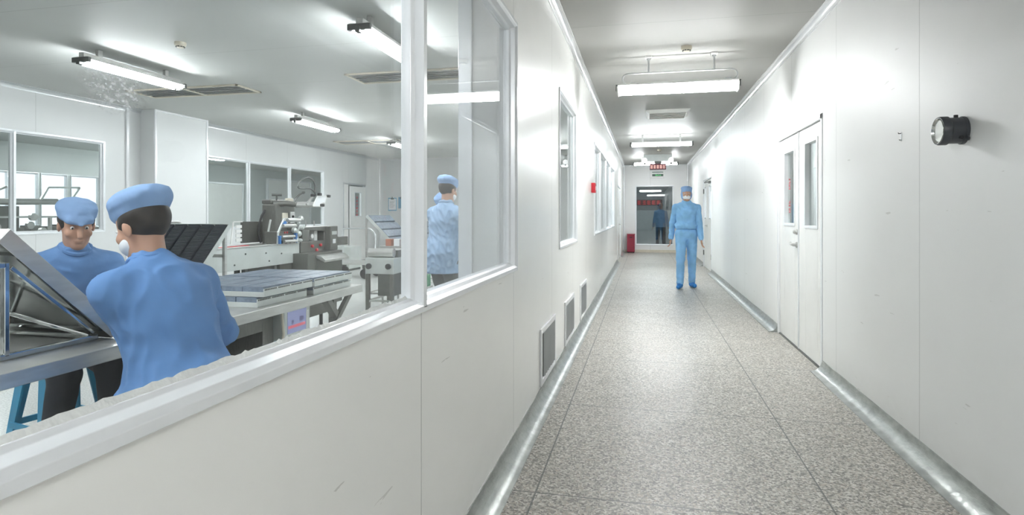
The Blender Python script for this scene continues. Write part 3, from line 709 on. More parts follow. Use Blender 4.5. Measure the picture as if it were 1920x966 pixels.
m = MB(); m.bar((XR - 0.004, 13.7, 2.02), (XR - 0.10, 13.98, 2.0), 0.02); m.box(XR - 0.04, XR + 0.012, 13.62, 13.84, 1.98, 2.03); m.build('door_closer', 'darksteel', lD, bevel=0.003)
d3 = sempty('door_3', (XL, 17.0, 0))
m = MB(); m.box(XL + 0.008, XL - 0.065, 15.95, 15.99, 0, 2.08); m.box(XL + 0.008, XL - 0.065, 18.06, 18.1, 0, 2.08); m.box(XL + 0.008, XL - 0.065, 15.95, 18.1, 2.04, 2.08); m.build('door_frame', 'alu', d3, bevel=0.004)
lE = door_leaf(d3, None, 15.995, 17.02, 2.035, [(16.1, 16.35, 1.25, 1.95)], x=XL, d=-1); lF = door_leaf(d3, None, 17.03, 18.055, 2.035, [(17.7, 17.95, 1.25, 1.95)], x=XL, d=-1)
m = MB().lathe([(0.001, 0.0), (0.03, 0.004), (0.014, 0.02), (0.012, 0.05), (0.001, 0.05)], (XL - 0.012, 17.15, 1.0), 'X'); m.tube([(XL + 0.035, 17.15, 1.0), (XL + 0.038, 17.3, 1.0)], 0.011); m.build('lever_handle', 'steel', lF, smooth=True)
# work room door: one leaf closed, one ajar
d4 = sempty('door_4', (XF, 14.9, 0))
m = MB(); m.box(XF + 0.012, XF - 0.065, 14.3, 14.345, 0, 2.14); m.box(XF + 0.012, XF - 0.065, 15.555, 15.6, 0, 2.14); m.box(XF + 0.012, XF - 0.065, 14.3, 15.6, 2.095, 2.14); m.build('door_frame', 'frame', d4, bevel=0.004)
lG = door_leaf(d4, None, 14.35, 14.62, 2.09, [], x=XF, d=-1)
lH = door_leaf(d4, None, 14.63, 15.51, 2.05, [(14.86, 15.22, 1.24, 1.88)], x=XF, d=-1, inset=-0.05)
m = MB(); rnd = random.Random(9)
for q in range(6):
    z0 = 1.75 - q * 0.095; x_ = XF + 0.025
    m.box(x_, x_ + 0.002, 15.0, 15.09, z0, z0 + 0.012); m.box(x_, x_ + 0.002, 15.035, 15.05, z0 - 0.03, z0 + 0.035)
    if q % 2: m.box(x_, x_ + 0.002, 15.0, 15.012, z0 - 0.03, z0 + 0.012)
    m.box(x_, x_ + 0.002, 15.01, 15.08, z0 - 0.03, z0 - 0.02)
m.build('window_print', 'redink', lH, label='column of red characters in the door window')
# pale doors of the second room
for i, (a, b, z1) in enumerate(((16.5, 18.5, 2.31), (20.0, 22.9, 2.6))):
    pd = sempty('door_%d' % (5 + i), (XG, a, 0))
    MB().box(XG, XG + 0.06, a, b, 0.01, z1).build('door_leaf', 'door', pd, bevel=0.004)
    m = MB(); m.box(XG, XG + 0.09, a - 0.06, a, 0, z1 + 0.06); m.box(XG, XG + 0.09, b, b + 0.06, 0, z1 + 0.06); m.box(XG, XG + 0.09, a, b, z1, z1 + 0.06); m.build('door_frame', 'alu', pd, bevel=0.006)
    if i: MB().box(XG + 0.06, XG + 0.066, a + .9, a + 1.4, 1.3, 2.0).build('vision_panel', 'paper', pd)

# ------------------------------------------------------------------ ceiling lamps
def pendant():
    t = thing('pendant_lamp', (0.34, 6.35, H), 'tube lamp hanging on two rods from the corridor ceiling, nearest the viewer', 'lamp')
    for x in (0.044, 0.698):
        m = MB(); m.box(x - 0.035, x + 0.035, 6.31, 6.39, H - 0.022, H); m.build('ceiling_boss', 'white', t, bevel=0.006)
        m = MB(); m.tube([(x, 6.35, H - 0.02), (x, 6.35, 2.775)], 0.009); m.lathe([(0.001, 0), (0.02, 0), (0.02, -0.02), (0.001, -0.02)], (x, 6.35, H - 0.02)); m.build('rod', 'frame', t, smooth=True)
    m = MB(); L = [(-0.10, 6.35, 2.668)] + arc((-0.17, 6.35, 2.722), 0.054, 270, 90, 8) + arc((0.87, 6.35, 2.722), 0.054, 90, -90, 8) + [(0.80, 6.35, 2.668)]
    m.tube(L, 0.0075); m.build('conduit', 'frame', t, smooth=True)
    m = MB(); m.box(-0.262, 0.922, 6.24, 6.46, 2.636, 2.655); m.build('housing', 'white', t, bevel=0.006)
    MB().box(0.80, 0.86, 6.32, 6.38, 2.655, 2.69).build('junction_box', 'frame', t, bevel=0.005); MB().box(-0.13, -0.08, 6.33, 6.37, 2.655, 2.682).build('junction_box', 'frame', t, bevel=0.005)
    prof = [Vector((0, 6.35 + a, z)) for a, z in ((-.072, 2.636), (-.066, 2.60), (-.052, 2.572), (-.03, 2.557), (0, 2.553), (.03, 2.557), (.052, 2.572), (.066, 2.60), (.072, 2.636))]
    MB().prism(prof, (-0.258, 0, 0), (0.918, 0, 0)).build('diffuser', 'lamp', t, smooth=True)
    MB().box(-0.2, 0.86, 6.342, 6.358, 2.6545, 2.6565).build('added_glow_strip', 'lamp', t)  # added glowing strip that makes the bright halo on the ceiling above
    for x, s in ((-0.262, -1), (0.922, 1)):
        m = MB(); m.box(x, x + s * 0.012, 6.29, 6.41, 2.55, 2.66); m.build('end_cap', 'white', t, bevel=0.004)
    for x, s in ((-0.274, -1), (0.934, 1)):
        m = MB(); m.box(x, x + s * 0.022, 6.33, 6.37, 2.652, 2.664); m.box(x + s * 0.014, x + s * 0.022, 6.34, 6.36, 2.60, 2.655); m.build('end_clip', 'darksteel', t, bevel=0.002)
    return t
lamp1 = pendant()
dup(lamp1, (0.8, -1.7, H), label='added rod-hung tube lamp behind the viewer, unseen, to brighten the corridor left wall')  # added lamp, set off-centre to brighten the left wall
def surface_lamp(name, loc, rz, label, mat='lamp', L=1.22, drop=0.2, group=None):
    t = thing(name, loc, label, 'lamp', group, 0)
    z = H - drop; x, y = loc[0], loc[1]
    m = MB(); m.box(x - L / 2, x + L / 2, y - 0.05, y + 0.05, z, z + 0.045); 
    for s in (-0.38, 0.38): m.box(x + s - 0.02, x + s + 0.02, y - 0.02, y + 0.02, z + 0.045, H)
    m.build('housing', 'white', t, bevel=0.005)
    for yy in (-0.042, 0.042):
        MB().tube([(x - L / 2 + 0.012, y + yy, z - 0.022), (x + L / 2 - 0.012, y + yy, z - 0.022)], 0.019, 14).build('tube', mat, t, smooth=True)
    for s in (-1, 1):
        m = MB(); m.box(x + s * (L / 2 - 0.008), x + s * (L / 2 + 0.028), y - 0.085, y + 0.085, z - 0.048, z + 0.04); m.build('end_bracket', 'darksteel', t, bevel=0.004)
    t.rotation_euler = (0, 0, rz); return t
surface_lamp('ceiling_lamp', (0.345, 12.65, H), 0, 'bright tube lamp across the corridor ceiling, beyond the white ceiling diffuser', 'tube')
surface_lamp('ceiling_lamp', (0.315, 17.55, H), 0, 'tube lamp partly hidden behind the emergency light near the corridor end', 'tube')
def room_lamp():
    t = thing('strip_lamp', (-5.37, 5.33, H), 'strip lamp on the work room ceiling, leftmost seen through the near window', 'lamp')
    x, y = -5.37, 5.33; z = 2.80
    m = MB(); m.box(x - 0.09, x + 0.09, y - 0.63, y + 0.63, z + 0.01, z + 0.035)
    m.box(x - 0.03, x + 0.03, y - 0.62, y + 0.62, z + 0.035, z + 0.08); m.box(x - 0.02, x + 0.02, y - 0.45, y - 0.4, z + 0.08, H); m.box(x - 0.02, x + 0.02, y + 0.4, y + 0.45, z + 0.08, H)
    m.build('housing', 'steel', t, bevel=0.004)
    for xx in (-0.055, 0.055): MB().tube([(x + xx, y - 0.6, z - 0.014), (x + xx, y + 0.6, z - 0.014)], 0.019, 14).build('tube', 'tube', t, smooth=True)
    for s in (-1, 1):
        m = MB(); m.box(x - 0.1, x + 0.1, y + s * 0.60, y + s * 0.635, z - 0.02, z + 0.03); m.box(x - 0.02, x + 0.02, y + s * 0.60, y + s * 0.66, z - 0.045, z + 0.0); m.build('end_bracket', 'darksteel', t, bevel=0.004)
    return t
rl = room_lamp()
dup(rl, (-2.24, 4.99, H), label='strip lamp on the work room ceiling beside the window mullion')
dup(rl, (-5.42, 9.05, H), label='strip lamp on the work room ceiling above the packing machine arm')
dup(rl, (-5.25, 12.3, H), label='farthest strip lamp on the work room ceiling, left of the window mullion')
dup(rl, (-2.3, 8.9, H), label='strip lamp on the work room ceiling hidden behind the mullion')
dup(rl, (-2.3, 13.2, H), label='strip lamp on the work room ceiling nearest the end wall')
dup(rl, (-3.9, 0.6, H), label='strip lamp on the work room ceiling behind the seated workers, out of the picture')
dup(rl, (-2.3, 0.7, H), label='added strip lamp just inside the near window, above the picture, to light the near pillar')  # added out of view to light the near pillar's face
dup(rl, (-10.3, 7.0, H), label='strip lamp in the second room seen through the left window, nearer of the two')
dup(rl, (-11.6, 7.4, H), label='strip lamp in the second room seen through the left window, farther of the two')
dup(rl, (-11.2, 12.2, H), label='strip lamp in the second room glimpsed at the edge of the three-pane window')
dup(rl, (-11.0, 17.6, H), label='strip lamp deep in the second room above the pale doors')
dup(rl, (-11.4, 13.6, H), label='added strip lamp hidden behind the pillar to brighten the pale doors, nearer of two')  # added out of view to brighten the pale doors
dup(rl, (-13.0, 14.6, H), label='added strip lamp hidden behind the pillar to brighten the pale doors, farther of two')  # added like the one before, also for the pale doors
dup(rl, (-9.5, 23.5, H), label='added strip lamp, hidden, to brighten the far end of the second room')  # added out of view for more light in the second room
surface_lamp('ceiling_lamp', (XR + 0.9, 7.4, H), math.radians(90), 'added tube lamp behind the double doors, out of sight, to brighten their panes', 'tube')  # added to lighten what shows through the door panes
surface_lamp('ceiling_lamp', (XR + 0.9, 11.3, H), math.radians(90), 'farther added tube lamp behind the double doors, out of sight, to brighten their panes', 'tube')  # second added lamp, further lightening the wall behind the panes
surface_lamp('ceiling_lamp', (0.0, 23.6, H), 0, 'tube lamp in the dim hall behind the end window', 'tube', group=None)
bpy.context.view_layer.update()

# ------------------------------------------------------------------ things on the corridor ceiling and walls
def detector(name, x, y, label):
    m = MB(); m.lathe([(0.001, 0), (0.052, 0), (0.053, -0.022), (0.046, -0.036), (0.034, -0.046), (0.03, -0.05), (0.001, -0.052)], (0, 0, 0), n=28)
    t = thing('smoke_detector', (x, y, H), label, 'smoke detector')
    o = m.build('base', 'cream', None, smooth=True); o.parent = t
    m = MB()
    for k in range(10):
        a = 2 * PI * k / 10; m.obox((0.036 * math.cos(a), 0.036 * math.sin(a), -0.043), (math.cos(a), math.sin(a), 0), (-math.sin(a), math.cos(a), 0), (0, 0, 1), 0.005, 0.008, 0.005)
    o = m.build('vent_slots', 'darksteel', None); o.parent = t
    return t
detector('smoke_detector', 0.406, 6.05, 'beige smoke detector on the corridor ceiling above the rod-hung lamp')
detector('smoke_detector', 0.372, 15.6, 'small smoke detector on the corridor ceiling past the second lamp')
detector('smoke_detector', -4.36, 4.85, 'cream smoke detector on the work room ceiling beside the left strip lamp')
def diffuser(x, y, sx, sy, label, name='ceiling_diffuser'):
    t = thing(name, (x, y, H), label, 'air diffuser')
    m = MB(); z = H; k = 0.05; d = 0.05
    v = [(x - sx, y - sy, z), (x + sx, y - sy, z), (x + sx, y + sy, z), (x - sx, y + sy, z), (x - sx, y - sy, z - 0.012), (x + sx, y - sy, z - 0.012), (x + sx, y + sy, z - 0.012), (x - sx, y + sy, z - 0.012),
         (x - sx + k, y - sy + k, z - d), (x + sx - k, y - sy + k, z - d), (x + sx - k, y + sy - k, z - d), (x - sx + k, y + sy - k, z - d)]
    m.add(v, [(0, 1, 5, 4), (1, 2, 6, 5), (2, 3, 7, 6), (3, 0, 4, 7), (4, 5, 9, 8), (5, 6, 10, 9), (6, 7, 11, 10), (7, 4, 8, 11), (8, 9, 10, 11)])
    m.build('rim', 'white', t)
    m = MB()
    for i in range(5): yy = y - sy + k + (2 * sy - 2 * k) * (i + 0.5) / 5; m.obox((x, yy, z - d - 0.004), (1, 0, 0), (0, 1, 0.5), (0, -0.5, 1), sx - k - 0.01, 0.02, 0.002)
    m.build('louvre', 'white', t)
    return t
diffuser(0.366, 9.95, 0.34, 0.34, 'square white air diffuser on the corridor ceiling between the first two lamps')
diffuser(-2.4, 2.55, 0.34, 0.34, 'square air diffuser on the work room ceiling cut by the top edge of the picture')
def slot_vent(x0, x1, y0, y1, label):
    t = thing('return_grille', ((x0 + x1) / 2, (y0 + y1) / 2, H), label, 'air grille', 'return grilles on the work room ceiling')
    m = MB(); z = H
    for a in ((x0, x1, y0, y0 + 0.03), (x0, x1, y1 - 0.03, y1), (x0, x0 + 0.03, y0, y1), (x1 - 0.03, x1, y0, y1), ((x0 + x1) / 2 - .02, (x0 + x1) / 2 + .02, y0, y1)): m.box(*a, z - 0.02, z)
    m.build('grille_frame', 'cream', t, bevel=0.003)
    m = MB(); n = 5
    for i in range(n): yy = y0 + 0.04 + (y1 - y0 - 0.08) * (i + .5) / n; m.obox(((x0 + x1) / 2, yy, z - 0.008), (1, 0, 0), (0, 1, .7), (0, -.7, 1), (x1 - x0) / 2 - .03, 0.014, 0.0015)
    m.build('blades', 'frame', t); return t
slot_vent(-6.75, -5.05, 6.55, 7.05, 'long air grille on the work room ceiling at the end of the left strip lamp')
slot_vent(-3.45, -2.0, 6.35, 6.85, 'long air grille on the work room ceiling beside the window mullion')
slot_vent(-6.9, -5.3, 12.2, 12.75, 'far air grille on the work room ceiling left of the farthest strip lamp')
# emergency twin light and led sign
t = thing('emergency_light', (0.37, 16.9, H), 'twin-headed emergency light on the corridor ceiling above the red sign', 'emergency light')
m = MB(); m.prism([Vector((-0.02, 0, 2.88)), Vector((0.06, 0, 2.76)), Vector((0.66, 0, 2.76)), Vector((0.75, 0, 2.88)), Vector((0.75, 0, 2.95)), Vector((-0.02, 0, 2.95))], (0, 16.85, 0), (0, 17.0, 0)); m.build('housing', 'lightsteel', t, bevel=0.006)
for x in (0.01, 0.72):
    h_ = MB().lathe([(0.001, 0.03), (0.04, 0.03), (0.07, -0.03), (0.07, -0.05), (0.001, -0.055)], (x, 16.84, 2.78), 'Y').build('lamp_head', 'glow', t, smooth=True)
    MB().box(x - 0.03, x + 0.03, 16.78, 16.82, 2.66, 2.71).build('bracket', 'darksteel', t, bevel=0.004)
MB().box(0.28, 0.46, 16.88, 16.96, 2.692, 2.76).build('sign_stem', 'darksteel', t)
t = thing('led_sign', (0.37, 16.9, 2.6), 'dark red sign with pale characters hanging under the emergency light', 'sign')
MB().box(0.15, 0.59, 16.86, 16.96, 2.53, 2.69).build('panel', 'ledred', t, bevel=0.004)
m = MB(); rnd = random.Random(7)
for k in range(5):
    cx = 0.20 + k * 0.083
    for q in range(3): zz = 2.558 + q * 0.038; m.box(cx - 0.028, cx + 0.028, 16.854, 16.859, zz, zz + 0.012)
    for q in (-0.02, 0.0, 0.02):
        if rnd.random() < .7: m.box(cx + q - 0.005, cx + q + 0.005, 16.854, 16.859, 2.555, 2.65)
m.build('lit_characters', 'ledtext', t)
t = thing('exit_sign', (0.385, YE, 2.62), 'white box sign with green pictogram at the top of the corridor end wall', 'sign')
MB().box(0.18, 0.66, YE - 0.05, YE, 2.50, 2.74).build('sign_box', 'white', t, bevel=0.006)
m = MB(); m.box(0.26, 0.62, YE - 0.054, YE - 0.051, 2.68, 2.705); m.box(0.26, 0.62, YE - 0.054, YE - 0.051, 2.555, 2.63); m.build('legend_strip', 'dkgreen', t)
m = MB(); y_ = YE - 0.058
m.obox((0.44, y_, 2.593), (1, 0, 0.3), (0, 1, 0), (-.3, 0, 1), 0.03, 0.002, 0.012); m.box(0.47, 0.52, y_, y_ + .004, 2.585, 2.6); m.add([(0.52, y_, 2.57), (0.55, y_, 2.593), (0.52, y_, 2.616)], [(0, 1, 2)])
m.box(0.37, 0.4, y_, y_ + .004, 2.56, 2.625); m.build('pictogram', 'exitgreen', t)
t = thing('fire_alarm', (XL, 8.1, 1.65), 'small red alarm box on the corridor left wall before the four-pane window', 'alarm')
MB().box(XL, XL + 0.055, 8.03, 8.17, 1.585, 1.72).build('box', 'red', t, bevel=0.008)
m = MB().lathe([(0.001, 0), (0.03, 0), (0.03, 0.006), (0.02, 0.01), (0.001, 0.01)], (XL + 0.055, 8.1, 1.65), 'X'); m.build('call_point', 'white', t, smooth=True)
t = thing('extinguisher_cabinet', (-0.43, 20.15, 0), 'dark red metal cabinet on the floor left of the end window', 'cabinet')
MB().box(-0.56, -0.31, 20.05, 20.30, 0.03, 0.61).build('body', 'bin', t, bevel=0.008)
MB().box(-0.575, -0.295, 20.035, 20.315, 0.61, 0.63).build('lid', 'bin', t, bevel=0.006)
MB().box(-0.48, -0.39, 20.035, 20.05, 0.50, 0.53).build('handle_slot', 'black', t, bevel=0.003)
for x in (-0.53, -0.34):
    for y in (20.08, 20.27): MB().lathe([(0.001, 0), (0.018, 0), (0.018, 0.03), (0.001, 0.03)], (x, y, 0)).build('foot', 'black', t, smooth=True)
# three low wall vents
def wall_vent(y0, y1, z0, z1, label, opened=False):
    t = thing('wall_vent', (XL, (y0 + y1) / 2, z0), label, 'vent', 'low vents in the corridor left wall')
    m = MB(); a, b = XL, XL + 0.014; f = 0.04
    m.box(a, b, y0, y0 + f, z0, z1); m.box(a, b, y1 - f, y1, z0, z1); m.box(a, b, y0 + f, y1 - f, z0, z0 + f); m.box(a, b, y0 + f, y1 - f, z1 - f, z1); m.build('vent_frame', 'alu', t, bevel=0.003)
    MB().box(a - 0.001, a + 0.0015, y0 + f, y1 - f, z0 + f, z1 - f).build('back_plate', 'darksteel', t)
    n = 8
    for i in range(n):
        yy = y0 + f + (y1 - y0 - 2 * f) * (i + .5) / n
        if opened and i == 0: continue
        m = MB().obox((a + 0.010, yy, (z0 + z1) / 2), (0.22, 1, 0), (1, -.22, 0), (0, 0, 1), 0.019, 0.0012, (z1 - z0) / 2 - f); m.build('blade', 'blade', t)
    return t
wall_vent(3.99, 4.66, 0.11, 0.505, 'low grey louvred vent nearest the viewer with an open dark gap', True)
wall_vent(5.27, 5.96, 0.11, 0.505, 'low grey louvred vent, middle of the three on the left wall')
wall_vent(6.57, 7.24, 0.11, 0.505, 'low grey louvred vent, farthest of the three on the left wall')
# differential pressure gauge
G0 = (XR, 3.1, 1.683)
t = thing('pressure_gauge', G0, 'round black dial gauge sticking out of the corridor right wall', 'gauge')
gx = XR
m = MB().lathe([(0.001, 0), (0.064, 0), (0.064, -0.010), (0.060, -0.012), (0.060, -0.066), (0.066, -0.070), (0.066, -0.098), (0.063, -0.104), (0.056, -0.104), (0.056, -0.092), (0.001, -0.092)], G0, 'X', 48); m.build('case', 'gaugeblk', t, smooth=True)
m = MB().lathe([(0.001, -0.0925), (0.055, -0.0925), (0.055, -0.094), (0.001, -0.094)], G0, 'X', 48); m.build('dial', 'paper', t, smooth=True)
m = MB().lathe([(0.052, -0.096), (0.058, -0.1045), (0.0565, -0.1065), (0.049, -0.098)], G0, 'X', 48); m.build('bezel_ring', 'mirror', t, smooth=True)
m = MB().lathe([(0.001, -0.1025), (0.055, -0.1025), (0.055, -0.1045), (0.001, -0.1045)], G0, 'X', 40); m.build('cover_glass', 'glass4', t)
dm = MB(); x_ = gx - 0.0948
for k in range(25):
    a = math.radians(-50 + 280 * k / 24); L_ = 0.008 if k % 5 == 0 else 0.0045
    c_ = Vector((x_, 3.1 + math.cos(a) * 0.044, 1.683 + math.sin(a) * 0.044)); r_ = Vector((0, math.cos(a), math.sin(a))); dm.obox(c_, r_, (1, 0, 0), r_.cross(Vector((1, 0, 0))), L_ / 2, 0.0004, 0.0007 if k % 5 else 0.0012)
for dy in (-0.028, -0.01, 0.01, 0.026): dm.box(x_ - .0004, x_ + .0004, 3.1 + dy - 0.004, 3.1 + dy + 0.004, 1.683 - 0.004 + abs(dy) * .3, 1.683 + 0.004 + abs(dy) * .3)
dm.build('dial_marks', 'black', t)
dm = MB(); dm.box(x_ - .0005, x_ + .0003, 3.09, 3.112, 1.700, 1.714); dm.box(x_ - .0005, x_ + .0003, 3.118, 3.126, 1.665, 1.69); dm.build('red_mark', 'redink', t)
dm = MB(); dm.obox((x_ - 0.001, 3.113, 1.665), (0, 0.6, -1), (1, 0, 0), (0, 1, .6), 0.026, 0.0004, 0.001); dm.build('needle', 'red', t)
MB().lathe([(0.001, 0), (0.009, 0), (0.009, 0.012), (0.001, 0.012)], (gx - 0.03, 3.1, 1.743), 'Z', 14).build('port_plug', 'black', t, smooth=True)
MB().lathe([(0.001, 0), (0.009, 0), (0.009, -0.012), (0.001, -0.012)], (gx - 0.03, 3.055, 1.645), 'Y', 14).build('side_plug', 'black', t, smooth=True)
m = MB().obox((gx - 0.008, 3.05, 1.648), (0, -0.8, -0.6), (1, 0, 0), (0, -0.6, 0.8), 0.02, 0.004, 0.009); m.build('mounting_lug', 'gaugeblk', t, bevel=0.002)
t = thing('wall_hook', (XR, 3.77, 1.74), 'tiny metal hook on the bare right wall left of the dial gauge', 'hook')
MB().box(XR - 0.002, XR, 3.762, 3.778, 1.715, 1.765).build('plate', 'frame', t)
MB().tube([(XR - 0.002, 3.77, 1.758), (XR - 0.014, 3.77, 1.757), (XR - 0.016, 3.77, 1.763)], 0.0025, 8).build('peg', 'black', t, smooth=True)
MB().tube([(XR - 0.002, 3.77, 1.722), (XR - 0.010, 3.77, 1.720), (XR - 0.011, 3.77, 1.726)], 0.0025, 8).build('lower_peg', 'steel', t, smooth=True)

# ------------------------------------------------------------------ work room furniture
TX0, TX1, TZ = -2.72, -1.95, 0.80
t = thing('work_table', (-2.3, 2.45, 0), 'long stainless steel work table the two seated workers share', 'table')
MB().box(TX0, TX1, 1.0, 3.86, TZ - 0.052, TZ).build('table_top', 'steel', t, bevel=0.003)
for y in (1.1, 3.62):
    for x in (TX0 + 0.08, TX1 - 0.10): MB().box(x - 0.02, x + 0.02, y - 0.02, y + 0.02, 0, TZ - 0.052).build('leg', 'brushed', t, bevel=0.002)
m = MB(); m.box(TX0 + .06, TX0 + .1, 1.12, 3.6, 0.14, 0.18); m.box(TX0 + .1, TX1 - .12, 3.6, 3.64, 0.14, 0.18); m.box(TX0 + .1, TX1 - .12, 1.08, 1.12, 0.14, 0.18); m.build('stretcher', 'brushed', t)
m = MB(); m.bar((TX1 - 0.07, 3.80, TZ - 0.055), (TX1 - 0.10, 3.34, 0.30), 0.03); m.bar((TX1 - 0.07, 3.48, TZ - 0.055), (TX1 - 0.085, 3.62, TZ - 0.18), 0.045); m.build('brace', 'brushed', t)

# control cabinet under the table, with screen
t = thing('control_cabinet', (-2.35, 2.85, 0), 'grey steel cabinet with open green-lined bays under the work table', 'cabinet')
m = MB(); x0, x1 = -2.5, -2.12
for a in ((x0, x1, 2.60, 2.66, 0, .70), (x0, x1, 2.97, 3.07, 0, .70), (x0, x1, 2.66, 2.97, 0.63, .70), (x0, x1, 2.66, 2.97, 0, .08)): m.box(*a)
m.build('body', 'brushed', t, bevel=0.003)
MB().box(x0, x0 + .02, 2.66, 2.97, .08, .63).build('back_panel', 'dkgreen', t)
m = MB().lathe([(0.001, 0), (0.09, 0), (0.1, 0.02), (0.1, 0.2), (0.07, 0.24), (0.02, 0.25), (0.001, 0.3)], (-2.46, 2.80, 0.32), 'X', 20); m.box(-2.42, -2.25, 2.74, 2.86, .08, .3); m.build('motor', 'dkgreen', t, smooth=True)
t = thing('control_monitor', (-2.12, 3.22, 0.08), 'beige framed control screen standing under the edge of the work table', 'screen')
m = MB(); x = -2.06
m.box(-2.3, x, 3.085, 3.36, .545, .735); m.box(-2.24, -2.10, 3.16, 3.28, .03, .545); m.box(-2.3, -2.05, 3.1, 3.34, 0.0, .03); m.build('housing', 'lightsteel', t, bevel=0.006)
MB().box(x - .002, x + .003, 3.118, 3.315, .585, .715).build('display', 'screen', t, label='lit blue-grey display')
m = MB(); m.box(x + .003, x + .004, 3.122, 3.30, .615, .632); m.build('red_bar', 'screenred', t)
MB().box(x + .003, x + .004, 3.155, 3.175, .64, .662).build('dark_mark', 'screendark', t); MB().box(x + .003, x + .004, 3.24, 3.28, .645, .672).build('dark_mark', 'screendark', t)
MB().box(x, x + .006, 3.31, 3.335, .57, .70).build('button_strip', 'white', t)
t = thing('work_room_cable', (-2.05, 3.05, 0), 'cream cable hanging down between cabinet and control screen', 'cable')
MB().tube([(-2.06, 3.06, .74), (-2.04, 3.05, .6), (-2.05, 3.02, .45), (-2.03, 2.99, .25), (-2.0, 3.0, .05), (-1.95, 3.05, .008)], .008).build('sheath', 'cream', t, smooth=True)

# flat trays of blister strips
def tray(name, sx, sy, nx, label, loc, rz=0, mat='blister', slots=True, group=None):
    """tray lying flat, centred on loc; strips run along Y and are stacked nx across X"""
    t = thing(name, loc, label, 'tray', group)
    m = MB(); h = 0.044; wl = 0.006
    m.box(-sx, sx, -sy, sy, 0, 0.004); m.box(-sx, -sx + wl, -sy, sy, .004, h); m.box(sx - wl, sx, -sy, sy, .004, h); m.box(-sx + wl, sx - wl, -sy, -sy + wl, .004, h * .6); m.box(-sx + wl, sx - wl, sy - wl, sy, .004, h * .6)
    o = m.build('tray_body', 'lightsteel', None, bevel=0.0015); o.parent = t
    for i in range(nx):
        a = -sx + wl + (2 * sx - 2 * wl) * i / nx; b = -sx + wl + (2 * sx - 2 * wl) * (i + 1) / nx - 0.005
        m = MB(); m.box(a, b, -sy + wl + .002, sy - wl - .002, .004, h + .004)
        n = int(2 * sy / 0.0105)
        for k in range(n):
            y = -sy + wl + .006 + (2 * sy - 2 * wl - .012) * k / (n - 1); m.box(a + .002, b - .002, y - .0032, y + .0032, h + .004, h + .0085)
        o = m.build('blister_row', mat, None); o.parent = t
    if slots:
        m = MB(); n = 34
        for k in range(n):
            if k % 9 == 8: continue
            y = -sy + .01 + (2 * sy - .02) * k / (n - 1); m.box(sx, sx + .0012, y - .0045, y + .0045, h - .010, h - .002)
        o = m.build('edge_slots', 'darksteel', None); o.parent = t
    t.rotation_euler = (0, 0, rz); return t
tr = tray('blister_tray', 0.33, 0.235, 5, 'upper tray of grey-blue blister strips on the work table', (-2.31, 3.02, TZ + 0.054), group=None)
tr['group'] = 'stacked blister trays on the work table'
dup(tr, (-2.335, 3.00, TZ), label='lower tray of grey-blue blister strips, under the front tray on the work table')
dup(tr, (-2.32, 3.52, TZ), label='tray of grey-blue blister strips at the far end of the work table, bottom one')
dup(tr, (-2.30, 3.50, TZ + 0.054), label='tray of grey-blue blister strips at the far end of the work table, top one')

# tilted tray stands
def tilted(name, c_low, c_high, wdir, width, nstrip, mat, label, legs, stripmat, group=None, back='mirror', strips_along_width=False):
    """rectangular tray between a low edge and a high edge; wdir = horizontal width direction"""
    t = thing(name, ((c_low[0] + c_high[0]) / 2, (c_low[1] + c_high[1]) / 2, 0), label, 'tray stand', group)
    lo = Vector(c_low); hi = Vector(c_high); wd = Vector(wdir).normalized(); u = (hi - lo); Lh = u.length; u.normalize(); n = u.cross(wd).normalized()
    if n.z < 0: n = -n
    ctr = (lo + hi) / 2 + wd * width / 2; th = 0.028 if back == 'mirror' and width < .57 and wd.x < 0 else 0.0175
    m = MB(); m.obox(ctr + n * (-th + .002), wd, u, n, width / 2, Lh / 2, .002); m.build('tray_plate', back, t)
    m = MB()
    for s in (-1, 1): m.obox(ctr + wd * s * (width / 2), wd, u, n, .002, Lh / 2, th); m.obox(ctr + u * s * (Lh / 2), wd, u, n, width / 2, .002, th)
    m.build('tray_rim', mat, t, bevel=0.001)
    for i in range(nstrip):
        f = -1 + (2 * i + 1) / nstrip
        m = MB()
        if strips_along_width:
            c_ = ctr + u * (f * Lh / 2) + n * .004; m.obox(c_, wd, u, n, width / 2 - .008, Lh / 2 / nstrip - .010, .013)
            q = int(width / .012)
            for k in range(q): m.obox(c_ + wd * (-width / 2 + .014 + (width - .028) * k / (q - 1)) + n * .015, wd, u, n, .0035, Lh / 2 / nstrip - .012, .003)
        else:
            c_ = ctr + wd * (f * width / 2) + n * .004; m.obox(c_, wd, u, n, width / 2 / nstrip - .008, Lh / 2 - .008, .013)
            q = int(Lh / .012)
            for k in range(q): m.obox(c_ + u * (-Lh / 2 + .014 + (Lh - .028) * k / (q - 1)) + n * .015, wd, u, n, width / 2 / nstrip - .010, .0035, .003)
        m.build('blister_row', stripmat, t)
    return t
